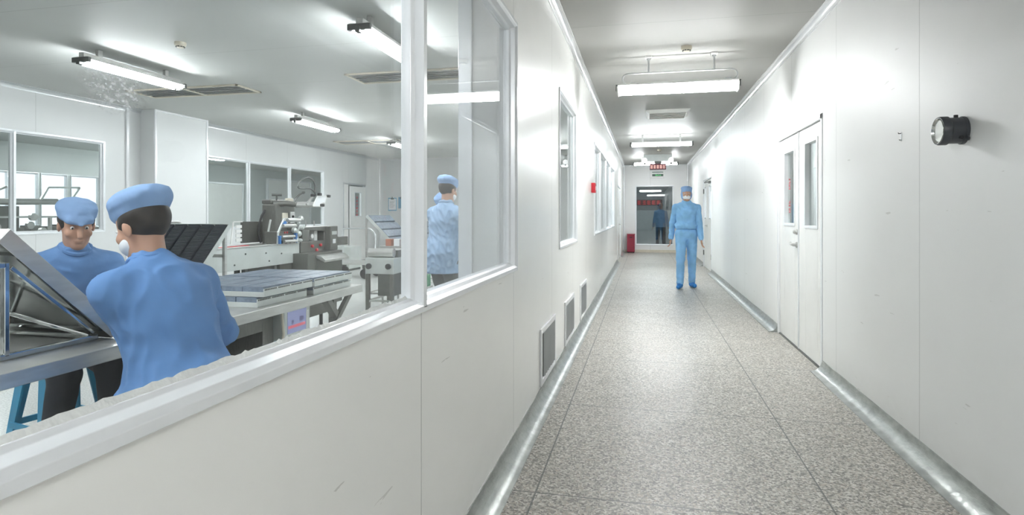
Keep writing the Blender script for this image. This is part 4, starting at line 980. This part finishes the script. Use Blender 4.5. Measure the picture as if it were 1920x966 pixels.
# near stand on the table, seen from below
X0 = -2.09
t = tilted('tilted_tray_stand', (X0, 1.985, TZ + .022), (X0, 1.555, 1.228), (-1, 0, 0), 0.56, 5, 'steel', 'tilted stainless tray on a tube stand at the near end of the work table', None, 'blister_dk')
m = MB(); tb = 0.020
def stand_side(x):
    m = MB(); m.bar((x, 1.56, TZ + .012), (x, 1.93, TZ + .012), tb); m.bar((x, 1.585, TZ + .012), (x, 1.585, 1.135), tb); m.bar((x, 1.585, 1.125), (x, 1.20, 1.125), tb); m.bar((x, 1.20, TZ + .012), (x, 1.20, 1.135), tb); m.bar((x, 1.20, TZ + .012), (x, 1.56, TZ + .012), tb)
    m.bar((x, 1.60, 1.118), (x, 1.915, TZ + .03), tb * .8); m.build('side_frame', 'mirror', t, bevel=0.004)
stand_side(X0 - 0.035); stand_side(X0 - 0.5)
m = MB()
for (y, z) in ((1.585, TZ + .012), (1.93, TZ + .012), (1.585, 1.125), (1.20, 1.125), (1.585, .97), (1.20, TZ + .012)): m.bar((X0 - .035, y, z), (X0 - .5, y, z), tb * .8)
m.bar((X0 - .04, 1.585, 1.05), (X0 - .49, 1.90, TZ + .02), tb * .7); m.bar((X0 - .49, 1.585, 1.05), (X0 - .04, 1.90, TZ + .02), tb * .7)
m.build('cross_tube', 'mirror', t, bevel=0.003)
# black blister stand by the infeed conveyor
t = tilted('tilted_tray_stand', (-3.46, 3.35, 0.86), (-3.46, 3.69, 1.215), (1, 0, 0), 0.56, 5, 'lightsteel', 'tilted tray of black blister strips behind the nearer worker', None, 'blister_dk')
m = MB()
for x in (-3.44, -2.92):
    m.bar((x, 3.66, 0.0), (x, 3.66, 1.15), .022); m.bar((x, 3.36, 0), (x, 3.36, .83), .022); m.bar((x, 3.36, .3), (x, 3.66, .3), .022)
m.bar((-3.44, 3.66, 1.0), (-2.92, 3.66, 1.0), .022); m.bar((-3.44, 3.36, .3), (-2.92, 3.36, .3), .022); m.build('stand_frame', 'steel', t)
t = thing('tube_rail', (-3.9, 4.0, 0), 'bent steel tube rail standing behind the black blister stand', 'rail')
m = MB(); m.tube([(-4.1, 4.05, 0), (-4.1, 4.05, 1.2)] + arc((-4.07, 4.05, 1.2), .03, 180, 90, 4) + arc((-3.66, 4.05, 1.2), .03, 90, 0, 4) + [(-3.63, 4.05, 0)], .011); m.tube([(-4.1, 4.05, .6), (-3.63, 4.05, .6)], .009); m.build('tube', 'steel', t, smooth=True)
# grey-blue blister stands on the right
def right_stand(y0, label, zt=1.275):
    dz = zt - 1.275
    t = tilted('tilted_tray_stand', (-2.88, y0, .925 + dz), (-3.235, y0, 1.275 + dz), (0, 1, 0), 0.62, 4, 'lightsteel', label, None, 'blister', strips_along_width=True)
    m = MB()
    for y in (y0 + .01, y0 + .61):
        m.bar((-3.24, y, 0), (-3.24, y, 1.24 + dz), .022); m.bar((-2.9, y, 0), (-2.9, y, .88 + dz), .022); m.bar((-3.24, y, .35), (-2.9, y, .35), .018)
    for z in (.35, .8): m.bar((-3.24, y0 + .01, z), (-3.24, y0 + .61, z), .018); m.bar((-2.9, y0 + .01, z), (-2.9, y0 + .61, z), .018)
    m.build('stand_frame', 'steel', t); return t
right_stand(6.5, 'tilted tray of grey-blue blister strips left of the window mullion, nearer one')
right_stand(7.62, 'tilted tray of grey-blue blister strips behind the other, by the clipboards')
# outfeed box with roller and two knobs
t = thing('roller_unit', (-2.72, 5.75, 0), 'grey machine box with a roller on top and two black knobs', 'machine')
x0, x1, y0, y1 = -2.815, -2.50, 5.62, 6.2
m = MB(); m.box(x0, x1, y0, y1, .68, .845); m.build('box', 'lightsteel', t, bevel=0.006)
MB().tube([(x0 + .02, y0 + .06, .895), (x1 - .02, y0 + .06, .895)], .047, 20).build('roller', 'steel', t, smooth=True)
MB().box(x0 + .02, x1, y0 + .12, y1, .845, .92).build('cover', 'brushed', t, bevel=0.005)
for x in (x0 + .05, x1 - .05): MB().lathe([(0.001, 0), (.022, 0), (.03, -.01), (.03, -.03), (.001, -.032)], (x, y0, .76), 'Y', 12).build('knob', 'black', t, smooth=True)
m = MB(); m.box(x0 + .12, x0 + .3, y0 + .05, y1, .45, .68); m.build('motor_cover', 'darksteel', t)
for x in (x0 + .02, x1 - .03):
    for y in (y0 + .03, y1 - .03): MB().box(x - .018, x + .018, y - .018, y + .018, 0, .68).build('leg', 'brushed', t)
m = MB(); m.bar((x0 + .02, y0 + .03, .4), (x1 - .03, y0 + .03, .4), .018); m.bar((x0 + .02, y0 + .03, .4), (x0 + .02, y1 - .03, .4), .018); m.build('stretcher', 'steel', t)
t = thing('stacked_cartons', (-2.55, 6.5, 0), 'small pink and tan printed cartons behind the roller unit', 'cartons')
for i, (x, c_) in enumerate(((-2.9, 'orange'), (-2.8, 'paper'), (-2.7, 'orange'))): MB().box(x, x + .07, 6.3, 6.42, .93, 1.01).build('carton', c_, t, bevel=0.003)
MB().box(-2.95, -2.55, 6.25, 6.47, .90, .93).build('shelf', 'steel', t); m = MB()
for x in (-2.93, -2.58):
    for y in (6.27, 6.45): m.box(x, x + .02, y - .01, y + .01, 0, .9)
m.build('leg', 'steel', t)
t = thing('green_crate', (-2.7, 6.68, 0), 'green plastic crate on a low steel shelf right of the roller unit', 'crate')
m = MB(); m.box(-2.84, -2.56, 6.52, 6.86, .42, .44); m.box(-2.84, -2.82, 6.52, 6.86, .44, .56); m.box(-2.58, -2.56, 6.52, 6.86, .44, .56); m.box(-2.82, -2.58, 6.52, 6.54, .44, .56); m.box(-2.82, -2.58, 6.84, 6.86, .44, .56); m.build('crate_body', 'green', t, bevel=0.004)
m = MB(); m.box(-2.86, -2.54, 6.50, 6.88, .40, .42)
for x in (-2.85, -2.57):
    for y in (6.51, 6.85): m.box(x, x + .02, y, y + .02, 0, .4)
m.build('low_shelf', 'steel', t)
t = thing('green_crate', (-3.3, 4.1, 0), 'green plastic crate on the floor beyond the control screen', 'crate')
m = MB(); m.box(-3.5, -3.0, 3.9, 4.4, 0, .02); m.box(-3.5, -3.47, 3.9, 4.4, .02, .2); m.box(-3.03, -3.0, 3.9, 4.4, .02, .2); m.box(-3.47, -3.03, 3.9, 3.93, .02, .2); m.box(-3.47, -3.03, 4.37, 4.4, .02, .2); m.build('crate_body', 'green', t, bevel=0.004)

# ------------------------------------------------------------------ flow wrapping machine
t = thing('packing_machine', (-3.8, 5.6, 0), 'large steel wrapping machine with long infeed conveyor amid the work room', 'machine')
cx0, cx1 = -4.05, -3.57
m = MB(); m.box(cx1 - .02, cx1, 4.25, 5.62, .79, .985); m.box(cx0, cx0 + .02, 4.25, 5.62, .79, .985); m.build('conveyor_side', 'lightsteel', t, bevel=0.003)
m = MB(); m.box(cx0 + .02, cx1 - .02, 4.25, 5.62, .95, .985); m.build('conveyor_bed', 'steel', t)
m = MB(); m.box(cx1 - .05, cx1 + .004, 4.2, 5.62, .985, 1.0); m.build('edge_rail', 'steel', t, bevel=0.003)
m = MB(); m.box(cx1 - .12, cx1 - .07, 4.22, 4.9, .985, 1.003); m.build('red_guide', 'red', t)
for (y, z) in ((4.75, .93), (5.05, .92), (5.3, .90), (4.6, .84), (5.1, .84)): MB().lathe([(.001, 0), (.008, 0), (.008, .006), (.001, .006)], (cx1, y, z), 'X', 10).build('bolt', 'darksteel', t)
for y in (4.3, 4.78, 5.22):
    for x in (cx0 + .03, cx1 - .03): MB().box(x - .02, x + .02, y - .02, y + .02, 0, .79).build('leg', 'darksteel', t)
# guard hood behind the belt
m = MB(); m.box(-4.02, -3.99, 5.27, 5.62, 1.0, 1.22); m.build('guard_plate', 'brushed', t, bevel=0.003)
m = MB(); m.bar((-4.0, 5.10, 1.0), (-4.0, 5.14, 1.22), .012); m.bar((-4.0, 5.14, 1.22), (-4.0, 5.27, 1.22), .012)
for i in range(4): m.box(-4.0, -3.99, 5.17, 5.255, 1.02 + i * .045, 1.05 + i * .045)
m.build('guard_window', 'white', t)
# column
m = MB(); m.box(-3.90, -3.74, 5.45, 5.80, 0, 1.40); m.box(-3.92, -3.80, 5.47, 5.72, 1.40, 1.45); m.build('column', 'brushed', t, bevel=0.012)
m = MB(); m.box(-3.742, -3.732, 5.56, 5.66, 1.20, 1.31); m.build('nameplate', 'cream', t)
m = MB(); m.box(-3.742, -3.728, 5.70, 5.78, 1.20, 1.32); m.build('switch_plate', 'white', t, bevel=0.003); MB().lathe([(.001, 0), (.014, 0), (.012, .012), (.001, .012)], (-3.728, 5.74, 1.27), 'X', 12).build('switch', 'black', t)
MB().tube([(-3.86, 5.45, 1.34), (-3.88, 5.42, 1.28), (-3.90, 5.40, 1.18), (-3.90, 5.40, 1.08), (-3.89, 5.42, 1.0)], .012).build('cable', 'black', t, smooth=True)
# cantilever reel arm
m = MB(); m.tube([(-3.80, 5.50, 1.40), (-3.70, 5.58, 1.41), (-3.60, 5.62, 1.395)], [.035, .03, .03]); m.build('reel_arm', 'brushed', t, smooth=True)
MB().tube([(-3.62, 5.60, 1.395), (-3.52, 6.0, 1.405)], .030, 18).build('reel_shaft', 'steel', t, smooth=True)
m = MB(); m.tube([(-3.80, 5.56, 1.43), (-3.80, 5.56, 1.50)], .010); m.tube([(-3.84, 5.53, 1.50), (-3.76, 5.59, 1.50)], .012); m.build('clamp_handle', 'darksteel', t, smooth=True)
m = MB(); m.lathe([(.001, 0), (.05, 0), (.04, .045), (.001, .05)], (-3.72, 5.66, 1.42), 'Z', 14); m.build('motor_cap', 'cream', t, smooth=True)
m = MB(); m.tube([(-3.62, 5.60, 1.40), (-3.62, 5.62, 1.46), (-3.60, 5.67, 1.505), (-3.59, 5.71, 1.525)], [.013, .011, .01, .01]); m.lathe([(.001, -.018), (.016, -.01), (.016, .01), (.001, .018)], (-3.585, 5.72, 1.53), 'Z', 12); m.build('hand_lever', 'darksteel', t, smooth=True)
q = [Vector((-3.52, 5.80, 1.385)), Vector((-3.50, 5.98, 1.385)), Vector((-3.50, 6.06, 1.50)), Vector((-3.52, 5.90, 1.50))]
m = MB()
for a, b in ((0, 1), (1, 2), (2, 3), (3, 0)): m.bar(q[a], q[b], .011)
m.build('film_frame', 'white', t)
MB().bar((-3.55, 5.72, 1.40), (-3.53, 5.84, 1.505), .018).build('frame_strut', 'steel', t)
MB().add([tuple(v) for v in q] + [tuple(v + Vector((-.004, 0, 0))) for v in q], [(0, 1, 2, 3), (7, 6, 5, 4), (0, 1, 5, 4), (1, 2, 6, 5), (2, 3, 7, 6), (3, 0, 4, 7)]).build('film_plate', 'paper', t)
for p in ((-3.51, 5.78, 1.50), (-3.50, 5.90, 1.515), (-3.49, 5.94, 1.395), (-3.49, 6.07, 1.50)):
    MB().obox(p, (1, 0, 0), (0, 1, 0), (0, 0, 1), .016, .024, .015).build('clamp_block', 'black', t, bevel=0.005)
lp = [(-3.53, y, z) for (y, z) in ((5.86, 1.51), (5.86, 1.56), (5.86, 1.61), (5.835, 1.655), (5.79, 1.68), (5.72, 1.69), (5.64, 1.675), (5.57, 1.645), (5.53, 1.61), (5.52, 1.585), (5.55, 1.57), (5.62, 1.568), (5.70, 1.572), (5.77, 1.572), (5.82, 1.555), (5.86, 1.525), (5.87, 1.50))]
MB().tube(lp, .010, 10).build('cable_loop', 'darksteel', t, smooth=True)
# film roller cage
m = MB(); fx = -3.56
m.bar((fx, 5.22, .99), (fx, 5.23, 1.11), .014); m.bar((fx, 5.23, 1.11), (fx, 5.33, 1.25), .016); m.bar((fx, 5.33, 1.25), (fx, 5.60, 1.25), .012); m.bar((fx, 5.60, 1.25), (fx, 5.56, .99), .014); m.bar((fx - .16, 5.26, .99), (fx - .16, 5.34, 1.24), .014); m.build('roller_cage', 'lightsteel', t)
for (y, z, r) in ((5.28, 1.18, .018), (5.26, 1.07, .014), (5.36, 1.235, .02), (5.3, 1.02, .016)):
    MB().tube([(fx + .02, y, z), (fx + .02, y + .22, z - .003)], r, 14).build('film_roller', 'steel', t, smooth=True)
MB().box(fx, fx + .03, 5.22, 5.24, 1.0, 1.08).build('blue_clamp', 'bluepart', t); MB().obox((fx + .01, 5.31, 1.20), (0, .6, .5), (1, 0, 0), (0, -.5, .6), .03, .014, .012).build('blue_clamp', 'bluepart', t); MB().box(fx, fx + .03, 5.50, 5.52, 1.0, 1.10).build('blue_clamp', 'bluepart', t)
m = MB(); m.box(fx - .16, fx - .02, 5.24, 5.62, 1.0, 1.12); m.build('sealing_block', 'brushed', t, bevel=.004)
for (y, z, r) in ((5.56, 1.21, .030), (5.62, 1.25, .026), (5.50, 1.13, .028), (5.58, 1.09, .03), (5.63, 1.15, .022), (5.52, 1.03, .022), (5.60, 1.02, .02)): MB().lathe([(.001, 0), (r, 0), (r, .03), (r * .5, .045), (.001, .045)], (fx - .01, y, z), 'X', 16).build('gear_wheel', 'lightsteel', t, smooth=True)
for y in (5.26, 5.33, 5.40, 5.47): MB().box(fx + .01, fx + .03, y - .006, y + .006, 1.0, 1.03).build('guide_pin', 'black', t)
for y in (5.36, 5.40): MB().box(fx - .018, fx - .012, y, y + .016, 1.10, 1.118).build('red_lamp', 'red', t)
# housing with an opening
hx0, hx1 = -4.0, -3.56
m = MB(); m.box(hx0, hx1, 5.66, 5.80, 1.0, 1.13); m.box(hx0, hx1, 6.10, 6.28, .93, 1.10)
m.prism([Vector((hx0, 5.66, 1.125)), Vector((hx0, 6.2, 1.10)), Vector((hx0, 6.28, 1.10)), Vector((hx0, 6.26, 1.135)), Vector((hx0, 6.18, 1.16)), Vector((hx0, 5.66, 1.155))], (0, 0, 0), (hx1 - hx0, 0, 0)); m.box(hx0, hx0 + .03, 5.80, 6.10, .9, 1.12); m.build('tunnel_housing', 'brushed', t, bevel=.008)
for y in (5.78, 5.95, 6.12): MB().tube([(-3.7, y, 1.15), (-3.7, y, 1.22)], .007).build('top_stud', 'steel', t)
m = MB(); m.box(-3.66, -3.60, 5.96, 6.02, 1.0, 1.11); m.lathe([(.001, 0), (.025, 0), (.025, .06), (.001, .06)], (-3.66, 5.92, 1.05), 'X', 14); m.build('jaw_cylinder', 'white', t, smooth=True)
m = MB(); m.box(hx0, hx1 + .005, 5.62, 6.12, .86, 1.0); m.build('gear_case', 'brushed', t, bevel=.006)
for (y, z) in ((5.83, .945), (6.0, .95), (5.92, .90)): MB().lathe([(.001, 0), (.016, 0), (.018, .016), (.012, .024), (.001, .024)], (hx1 + .005, y, z), 'X', 14).build('red_button', 'red', t, smooth=True)
m = MB(); m.box(-3.74, -3.50, 6.13, 6.30, .88, 1.16); m.build('control_post', 'brushed', t, bevel=.01)
m = MB(); m.box(-3.5, -3.496, 6.16, 6.27, 1.06, 1.10); m.build('display_strip', 'lightsteel', t); m = MB(); m.box(-3.5, -3.494, 6.18, 6.24, .96, 1.01); m.build('switch_panel', 'paper', t)
m = MB(); m.box(-3.75, -3.5, 6.30, 6.54, .93, 1.03); m.build('outfeed_motor', 'brushed', t, bevel=.006)
m = MB(); m.box(-4.0, -3.58, 5.30, 6.24, .16, .86); m.build('base_cabinet', 'brushed', t, bevel=.006)
m = MB(); m.box(-3.58, -3.40, 5.50, 6.22, .30, .885); m.build('front_cabinet', 'brushed', t, bevel=.006)
m = MB(); m.box(-3.40, -3.39, 5.66, 6.16, .36, .80); m.build('front_door', 'brushed', t, bevel=.003)
m = MB(); m.prism([Vector((-3.40, 0, .86)), Vector((-3.40, 0, .83)), Vector((-3.30, 0, .785)), Vector((-3.29, 0, .81)), Vector((-3.34, 0, .85))], (0, 5.66, 0), (0, 6.18, 0)); m.build('discharge_chute', 'steel', t, bevel=.004)
for y in (5.45, 6.15):
    for x in (-3.95, -3.63): MB().lathe([(.001, 0), (.04, 0), (.02, .03), (.02, .16), (.001, .16)], (x, y, 0), 'Z', 12).build('levelling_foot', 'black', t, smooth=True)

# hand trolley beyond the machine
t = thing('hand_trolley', (-5.9, 11.0, 0), 'steel platform trolley with a curved push handle beyond the packing machine', 'trolley')
MB().box(-6.3, -5.35, 10.8, 11.5, .28, .32).build('platform', 'steel', t, bevel=.005)
m = MB(); m.tube([(-6.25, 11.46, .32), (-6.25, 11.46, .98)] , .016); m.tube([(-6.25, 11.46, .98)] + arc((-5.72, 11.46, .78), .22, 90, 0, 8) + [(-5.48, 11.4, .5), (-5.45, 11.3, .32)], .017); m.build('push_handle', 'frame', t, smooth=True)
for x in (-6.2, -5.45):
    for y in (10.88, 11.42):
        w_ = MB().lathe([(.001, -.025), (.1, -.025), (.1, .025), (.001, .025)], (x, y, .1), 'Y', 18).build('wheel', 'black', t, smooth=True); MB().box(x - .04, x + .04, y - .035, y + .035, .2, .28).build('caster_fork', 'darksteel', t)
t = thing('white_cabinet', (-6.6, 12.6, 0), 'pale low cabinet against the far side beyond the trolley', 'cabinet')
MB().box(-7.1, -6.5, 12.2, 12.8, .05, .55).build('body', 'lightsteel', t, bevel=.008); MB().box(-7.08, -6.52, 12.22, 12.78, 0, .05).build('plinth', 'darksteel', t)

# clipboards on the end wall
def clipboard(x, z0, z1, wd, label, mat, bmat):
    t = thing('clipboard', (x, YR, z1), label, 'clipboard')
    MB().box(x - wd / 2, x + wd / 2, YR - .008, YR, z0, z1).build('board', bmat, t, bevel=.003)
    MB().box(x - wd / 2 + .02, x + wd / 2 - .02, YR - .012, YR - .008, z0 + .03, z1 - .03).build('paper', mat, t)
    m = MB(); m.box(x - .05, x + .05, YR - .02, YR - .008, z1 - .05, z1 - .01); m.box(x - .015, x + .015, YR - .02, YR - .008, z1 - .02, z1 + .03); m.build('clip', 'darksteel', t, bevel=.003)
    if mat == 'paper':
        m = MB()
        for i in range(6): m.box(x - wd / 2 + .06, x + wd / 2 - .06 - .02 * (i % 3), YR - .0135, YR - .012, z1 - .12 - i * .035, z1 - .112 - i * .035)
        m.build('ruled_lines', 'ink', t)
clipboard(-7.37, 1.39, 1.78, .27, 'clipboard holding a white sheet on the work room end wall', 'paper', 'bluepad')
clipboard(-7.08, 1.46, 1.80, .20, 'blue clipboard on the end wall right of the white sheet', 'bluepad', 'bluepad')

# machine in the second room, seen through the left window
t = thing('packing_machine', (-9.6, 7.4, 0), 'small dark packing machine standing in the second room behind the left window', 'machine')
m = MB(); m.box(-9.9, -9.3, 6.6, 7.9, .2, .95); m.build('base_cabinet', 'darksteel', t, bevel=.01)
m = MB(); m.box(-9.8, -9.5, 6.9, 7.3, .95, 1.42); m.build('column', 'brushed', t, bevel=.01)
m = MB(); m.tube([(-9.6, 6.7, 1.48), (-9.5, 7.9, 1.50)], .05, 14); m.tube([(-9.6, 7.0, 1.5), (-9.6, 7.05, 1.66), (-9.6, 7.18, 1.72)], .02); m.build('reel_shaft', 'steel', t, smooth=True)
m = MB(); q = [Vector((-9.5, 7.6, 1.47)), Vector((-9.5, 8.1, 1.47)), Vector((-9.5, 8.3, 1.75)), Vector((-9.5, 7.75, 1.73))]
for a, b in ((0, 1), (1, 2), (2, 3), (3, 0)): m.bar(q[a], q[b], .03)
m.build('film_frame', 'lightsteel', t)
for (y, z) in ((6.9, 1.1), (7.1, 1.02), (7.4, 1.12), (7.6, 1.02), (7.45, 1.25)): MB().lathe([(.001, 0), (.06, 0), (.06, .05), (.001, .05)], (-9.45, y, z), 'X', 14).build('gear_wheel', 'steel', t, smooth=True)
m = MB(); m.bar((-9.4, 6.6, 1.0), (-9.4, 8.4, 1.0), .04); m.bar((-9.4, 6.6, 1.25), (-9.4, 8.1, 1.25), .03); m.bar((-9.4, 7.7, .2), (-9.4, 7.7, 1.25), .04); m.bar((-9.4, 8.1, 1.25), (-9.4, 8.5, 1.0), .03); m.build('guard_rail', 'steel', t)
for y in (6.7, 7.8):
    for x in (-9.8, -9.4): MB().box(x - .03, x + .03, y - .03, y + .03, 0, .2).build('levelling_foot', 'black', t)
t = thing('low_bench', (-12.6, 10.3, 0), 'dark bench with small parts below the outer windows of the second room', 'bench')
MB().box(-13.0, -12.2, 9.3, 12.6, .84, .9).build('bench_top', 'brushed', t, bevel=.005)
for x in (-12.95, -12.25):
    for y in (9.35, 12.55): MB().box(x - .03, x + .03, y - .03, y + .03, 0, .84).build('leg', 'darksteel', t)
m = MB(); rnd = random.Random(3)
for k in range(9): y = 9.5 + k * .34; hh = .08 + rnd.random() * .14; m.box(-12.8, -12.5, y, y + .2, .9, .9 + hh)
m.build('part_box', 'brushed', t, bevel=.004)

# ------------------------------------------------------------------ stools
def stool(loc, rz, label):
    t = thing('plastic_stool', loc, label, 'stool', None, rz)
    def P(o): o.parent = t; return o
    m = MB(); m.box(-.15, .15, -.15, .15, .485, .50); m.box(-.145, .145, -.145, .145, .455, .485); P(m.build('seat', 'stool', None, bevel=.008))
    for sx in (-1, 1):
        for sy in (-1, 1):
            m = MB(); a, b = .135, .185; z1 = .46
            # L-section flared leg
            def q(u, v): return (sx * u, sy * v)
            top = [(a, a), (a - .075, a), (a - .075, a - .012), (a - .012, a - .012), (a - .012, a - .075), (a, a - .075)]
            bot = [(b, b), (b - .05, b), (b - .05, b - .010), (b - .010, b - .010), (b - .010, b - .05), (b, b - .05)]
            v = [(*q(u, w_), z1) for u, w_ in top] + [(*q(u, w_), 0) for u, w_ in bot]
            m.add(v, [list(range(6)), list(range(6, 12))[::-1]] + [[i, (i + 1) % 6, 6 + (i + 1) % 6, 6 + i] for i in range(6)]); P(m.build('leg', 'stool', None))
    for s in (-1, 1):
        m = MB(); m.box(-.15, .15, s * .166 - .006, s * .166 + .006, .13, .165); P(m.build('rung', 'stool', None, bevel=.003))
        m = MB(); m.box(s * .166 - .006, s * .166 + .006, -.15, .15, .13, .165); P(m.build('rung', 'stool', None, bevel=.003))
        for ax in (0, 1):      # arched apron
            pr = [(-.08, .46), (-.075, .42), (-.06, .44), (-.03, .452), (.03, .452), (.06, .44), (.075, .42), (.08, .46)]
            m = MB(); k = s * .138
            pf = [Vector((k, u, z)) if ax else Vector((u, k, z)) for u, z in pr]
            off = Vector((.008, 0, 0)) if ax else Vector((0, .008, 0)); m.prism(pf, (0, 0, 0), off); P(m.build('apron', 'stool', None))
    return t
stool((-1.58, 1.80, 0), math.radians(5), 'blue plastic stool under the nearer seated worker, hidden below the window sill')
stool((-3.20, 2.68, 0), math.radians(-12), 'bright blue plastic stool with arched legs under the farther seated worker')

# ------------------------------------------------------------------ people
R_ = math.radians
figure('person', (-1.60, 1.80, 0), R_(82), 'nearer seated person in blue coat and puffy cap, back towards the window',
       (0, 0, .635), R_(15), R_(6), R_(-22), ((.17, .42, .875), (.29, .41, .875)), ((-.13, .36, .09), (.15, .33, .09)), 'coat', 'trousers', cap='puffy', mask=True,
       elbow=((-0.5, -1, -.8), (.5, -.8, -.8)), seed=1, lap=.3, hem=.503, slump=R_(12), res=.005, handdir=((.3, 1, -.15), (-.3, 1, -.15)))
figure('person', (-3.14, 2.66, 0), R_(-116), 'seated person in blue coat and blue cap facing the window across the table',
       (0, 0, .62), R_(16), R_(-6), R_(-20), ((-.12, .50, .865), (.15, .48, .865)), ((-.12, .38, .09), (.14, .33, .09)), 'coat2', 'trousers', cap='cap', hem=.505, seed=4, slump=R_(8), res=.005,
       elbow=((-0.8, -.3, -.5), (.8, -.3, -.5)), handdir=((.3, 1, -.15), (-.3, 1, -.15)))
figure('person', (.72, 10.77, 0), R_(180), 'person in light blue coverall, cap and white mask walking down the corridor',
       (0, 0, .935), R_(3), 0, R_(-4), ((-.235, .10, .80), (.25, -.04, .84)), ((-.10, -.12, .09), (.11, .10, .09)), 'cover', 'cover', cap='hood', capmat='cap', shoes='shoecover', mask=True, scale=1.035, jacket=True, hem=1.0,
       elbow=((-.25, -1, 0), (.3, -1, 0)), seed=7, hair=False, res=.007)
figure('person', (-1.90, 5.42, 0), R_(-25), 'standing person in pale blue coat behind the right window pane, left of the two',
       (0, 0, .90), R_(6), 0, R_(-14), ((-.16, .40, 1.03), (.18, .38, 1.05)), ((-.11, .02, .09), (.11, -.04, .09)), 'coat3', 'trousers2', cap='puffy', hem=.745, scale=.985, seed=9, mask=True, res=.007)
figure('person', (-2.05, 6.35, 0), R_(150), 'standing person in blue coat partly hidden by the steel-edged pillar, head bowed',
       (0, 0, .90), R_(16), 0, R_(-30), ((-.16, .42, .98), (.18, .40, 1.0)), ((-.11, .02, .09), (.11, -.03, .09)), 'coat2', 'trousers2', cap='puffy', hem=.745, scale=.93, seed=12, slump=R_(12), res=.007)
figure('person', (.60, 22.8, 0), R_(180), 'dim figure in pale coat and black trousers in the hall behind the end window',
       (0, 0, .93), R_(2), 0, 0, ((-.27, .04, .82), (.27, .04, .82)), ((-.12, .03, .09), (.12, -.03, .09)), 'coat3', 'trousers', cap=None, hem=.8, seed=15, res=.009)
t = thing('led_sign', (.2, 25.9, 1.8), 'row of dim red characters on the dark hall wall behind the end window', 'sign')
m = MB(); rnd = random.Random(11)
for k in range(6):
    cx = -.40 + k * .2
    for q in range(3): m.box(cx - .07, cx + .07, 25.94, 25.96, 1.70 + q * .07, 1.72 + q * .07)
    m.box(cx - .01, cx + .01, 25.94, 25.96, 1.70, 1.86)
    if rnd.random() < .6: m.box(cx - .07, cx - .05, 25.94, 25.96, 1.70, 1.86)
m.build('lit_characters', 'ledroom', t); MB().box(-.55, .75, 25.965, 26.0, 1.66, 1.9).build('panel', 'black', t)

# ------------------------------------------------------------------ small pieces belong to the part that carries them
RULES = {'person': {'eye': 'body', 'collar': ('jacket', 'coat'), 'face_mask': 'body', 'hair': 'body', 'sleeve': 'jacket'},
         'pressure_gauge': {'dial_marks': 'dial', 'red_mark': 'dial', 'needle': 'dial', 'port_plug': 'case', 'side_plug': 'case', 'bezel_ring': 'case', 'mounting_lug': 'case'},
         'roller_unit': {'knob': 'box', 'roller': 'box'},
         'packing_machine': {'nameplate': 'column', 'switch_plate': 'column', 'switch': 'column', 'cable': 'column', 'red_button': 'gear_case', 'front_door': 'front_cabinet', 'discharge_chute': 'front_cabinet',
                             'bolt': 'conveyor_side', 'display_strip': 'control_post', 'switch_panel': 'control_post', 'film_plate': 'film_frame', 'clamp_block': 'film_frame', 'red_lamp': 'sealing_block', 'top_stud': 'tunnel_housing'},
         'smoke_detector': {'vent_slots': 'base'}, 'control_monitor': {'red_bar': 'display', 'dark_mark': 'display', 'button_strip': 'housing'},
         'extinguisher_cabinet': {'handle_slot': 'body', 'foot': 'body'}, 'fire_alarm': {'call_point': 'box'}, 'clipboard': {'clip': 'board', 'ruled_lines': 'paper'},
         'pendant_lamp': {'end_clip': 'housing', 'junction_box': 'conduit'}, 'exit_sign': {'pictogram': 'legend_strip'}, 'wall_hook': {'peg': 'plate', 'lower_peg': 'plate'},
         'hand_trolley': {'caster_fork': 'platform'}, 'blister_tray': {'edge_slots': 'tray_body'}, 'wall_vent': {'back_plate': 'vent_frame'}, 'emergency_light': {'bracket': 'housing'}}
base = lambda o: o.name.split('.')[0]
for root in [o for o in C.objects if o.parent is None and base(o) in RULES]:
    kids = list(root.children); rules = RULES[base(root)]
    for ch in kids:
        want = rules.get(base(ch))
        if not want: continue
        want = want if isinstance(want, tuple) else (want,)
        par = next((k for k in kids if base(k) in want), None)
        if par is None or par is ch: continue
        old = wm(ch); loc = Matrix.Translation(ch.location) @ ch.rotation_euler.to_matrix().to_4x4()
        ch.parent = par; ch.matrix_parent_inverse = wm(par).inverted() @ old @ loc.inverted()
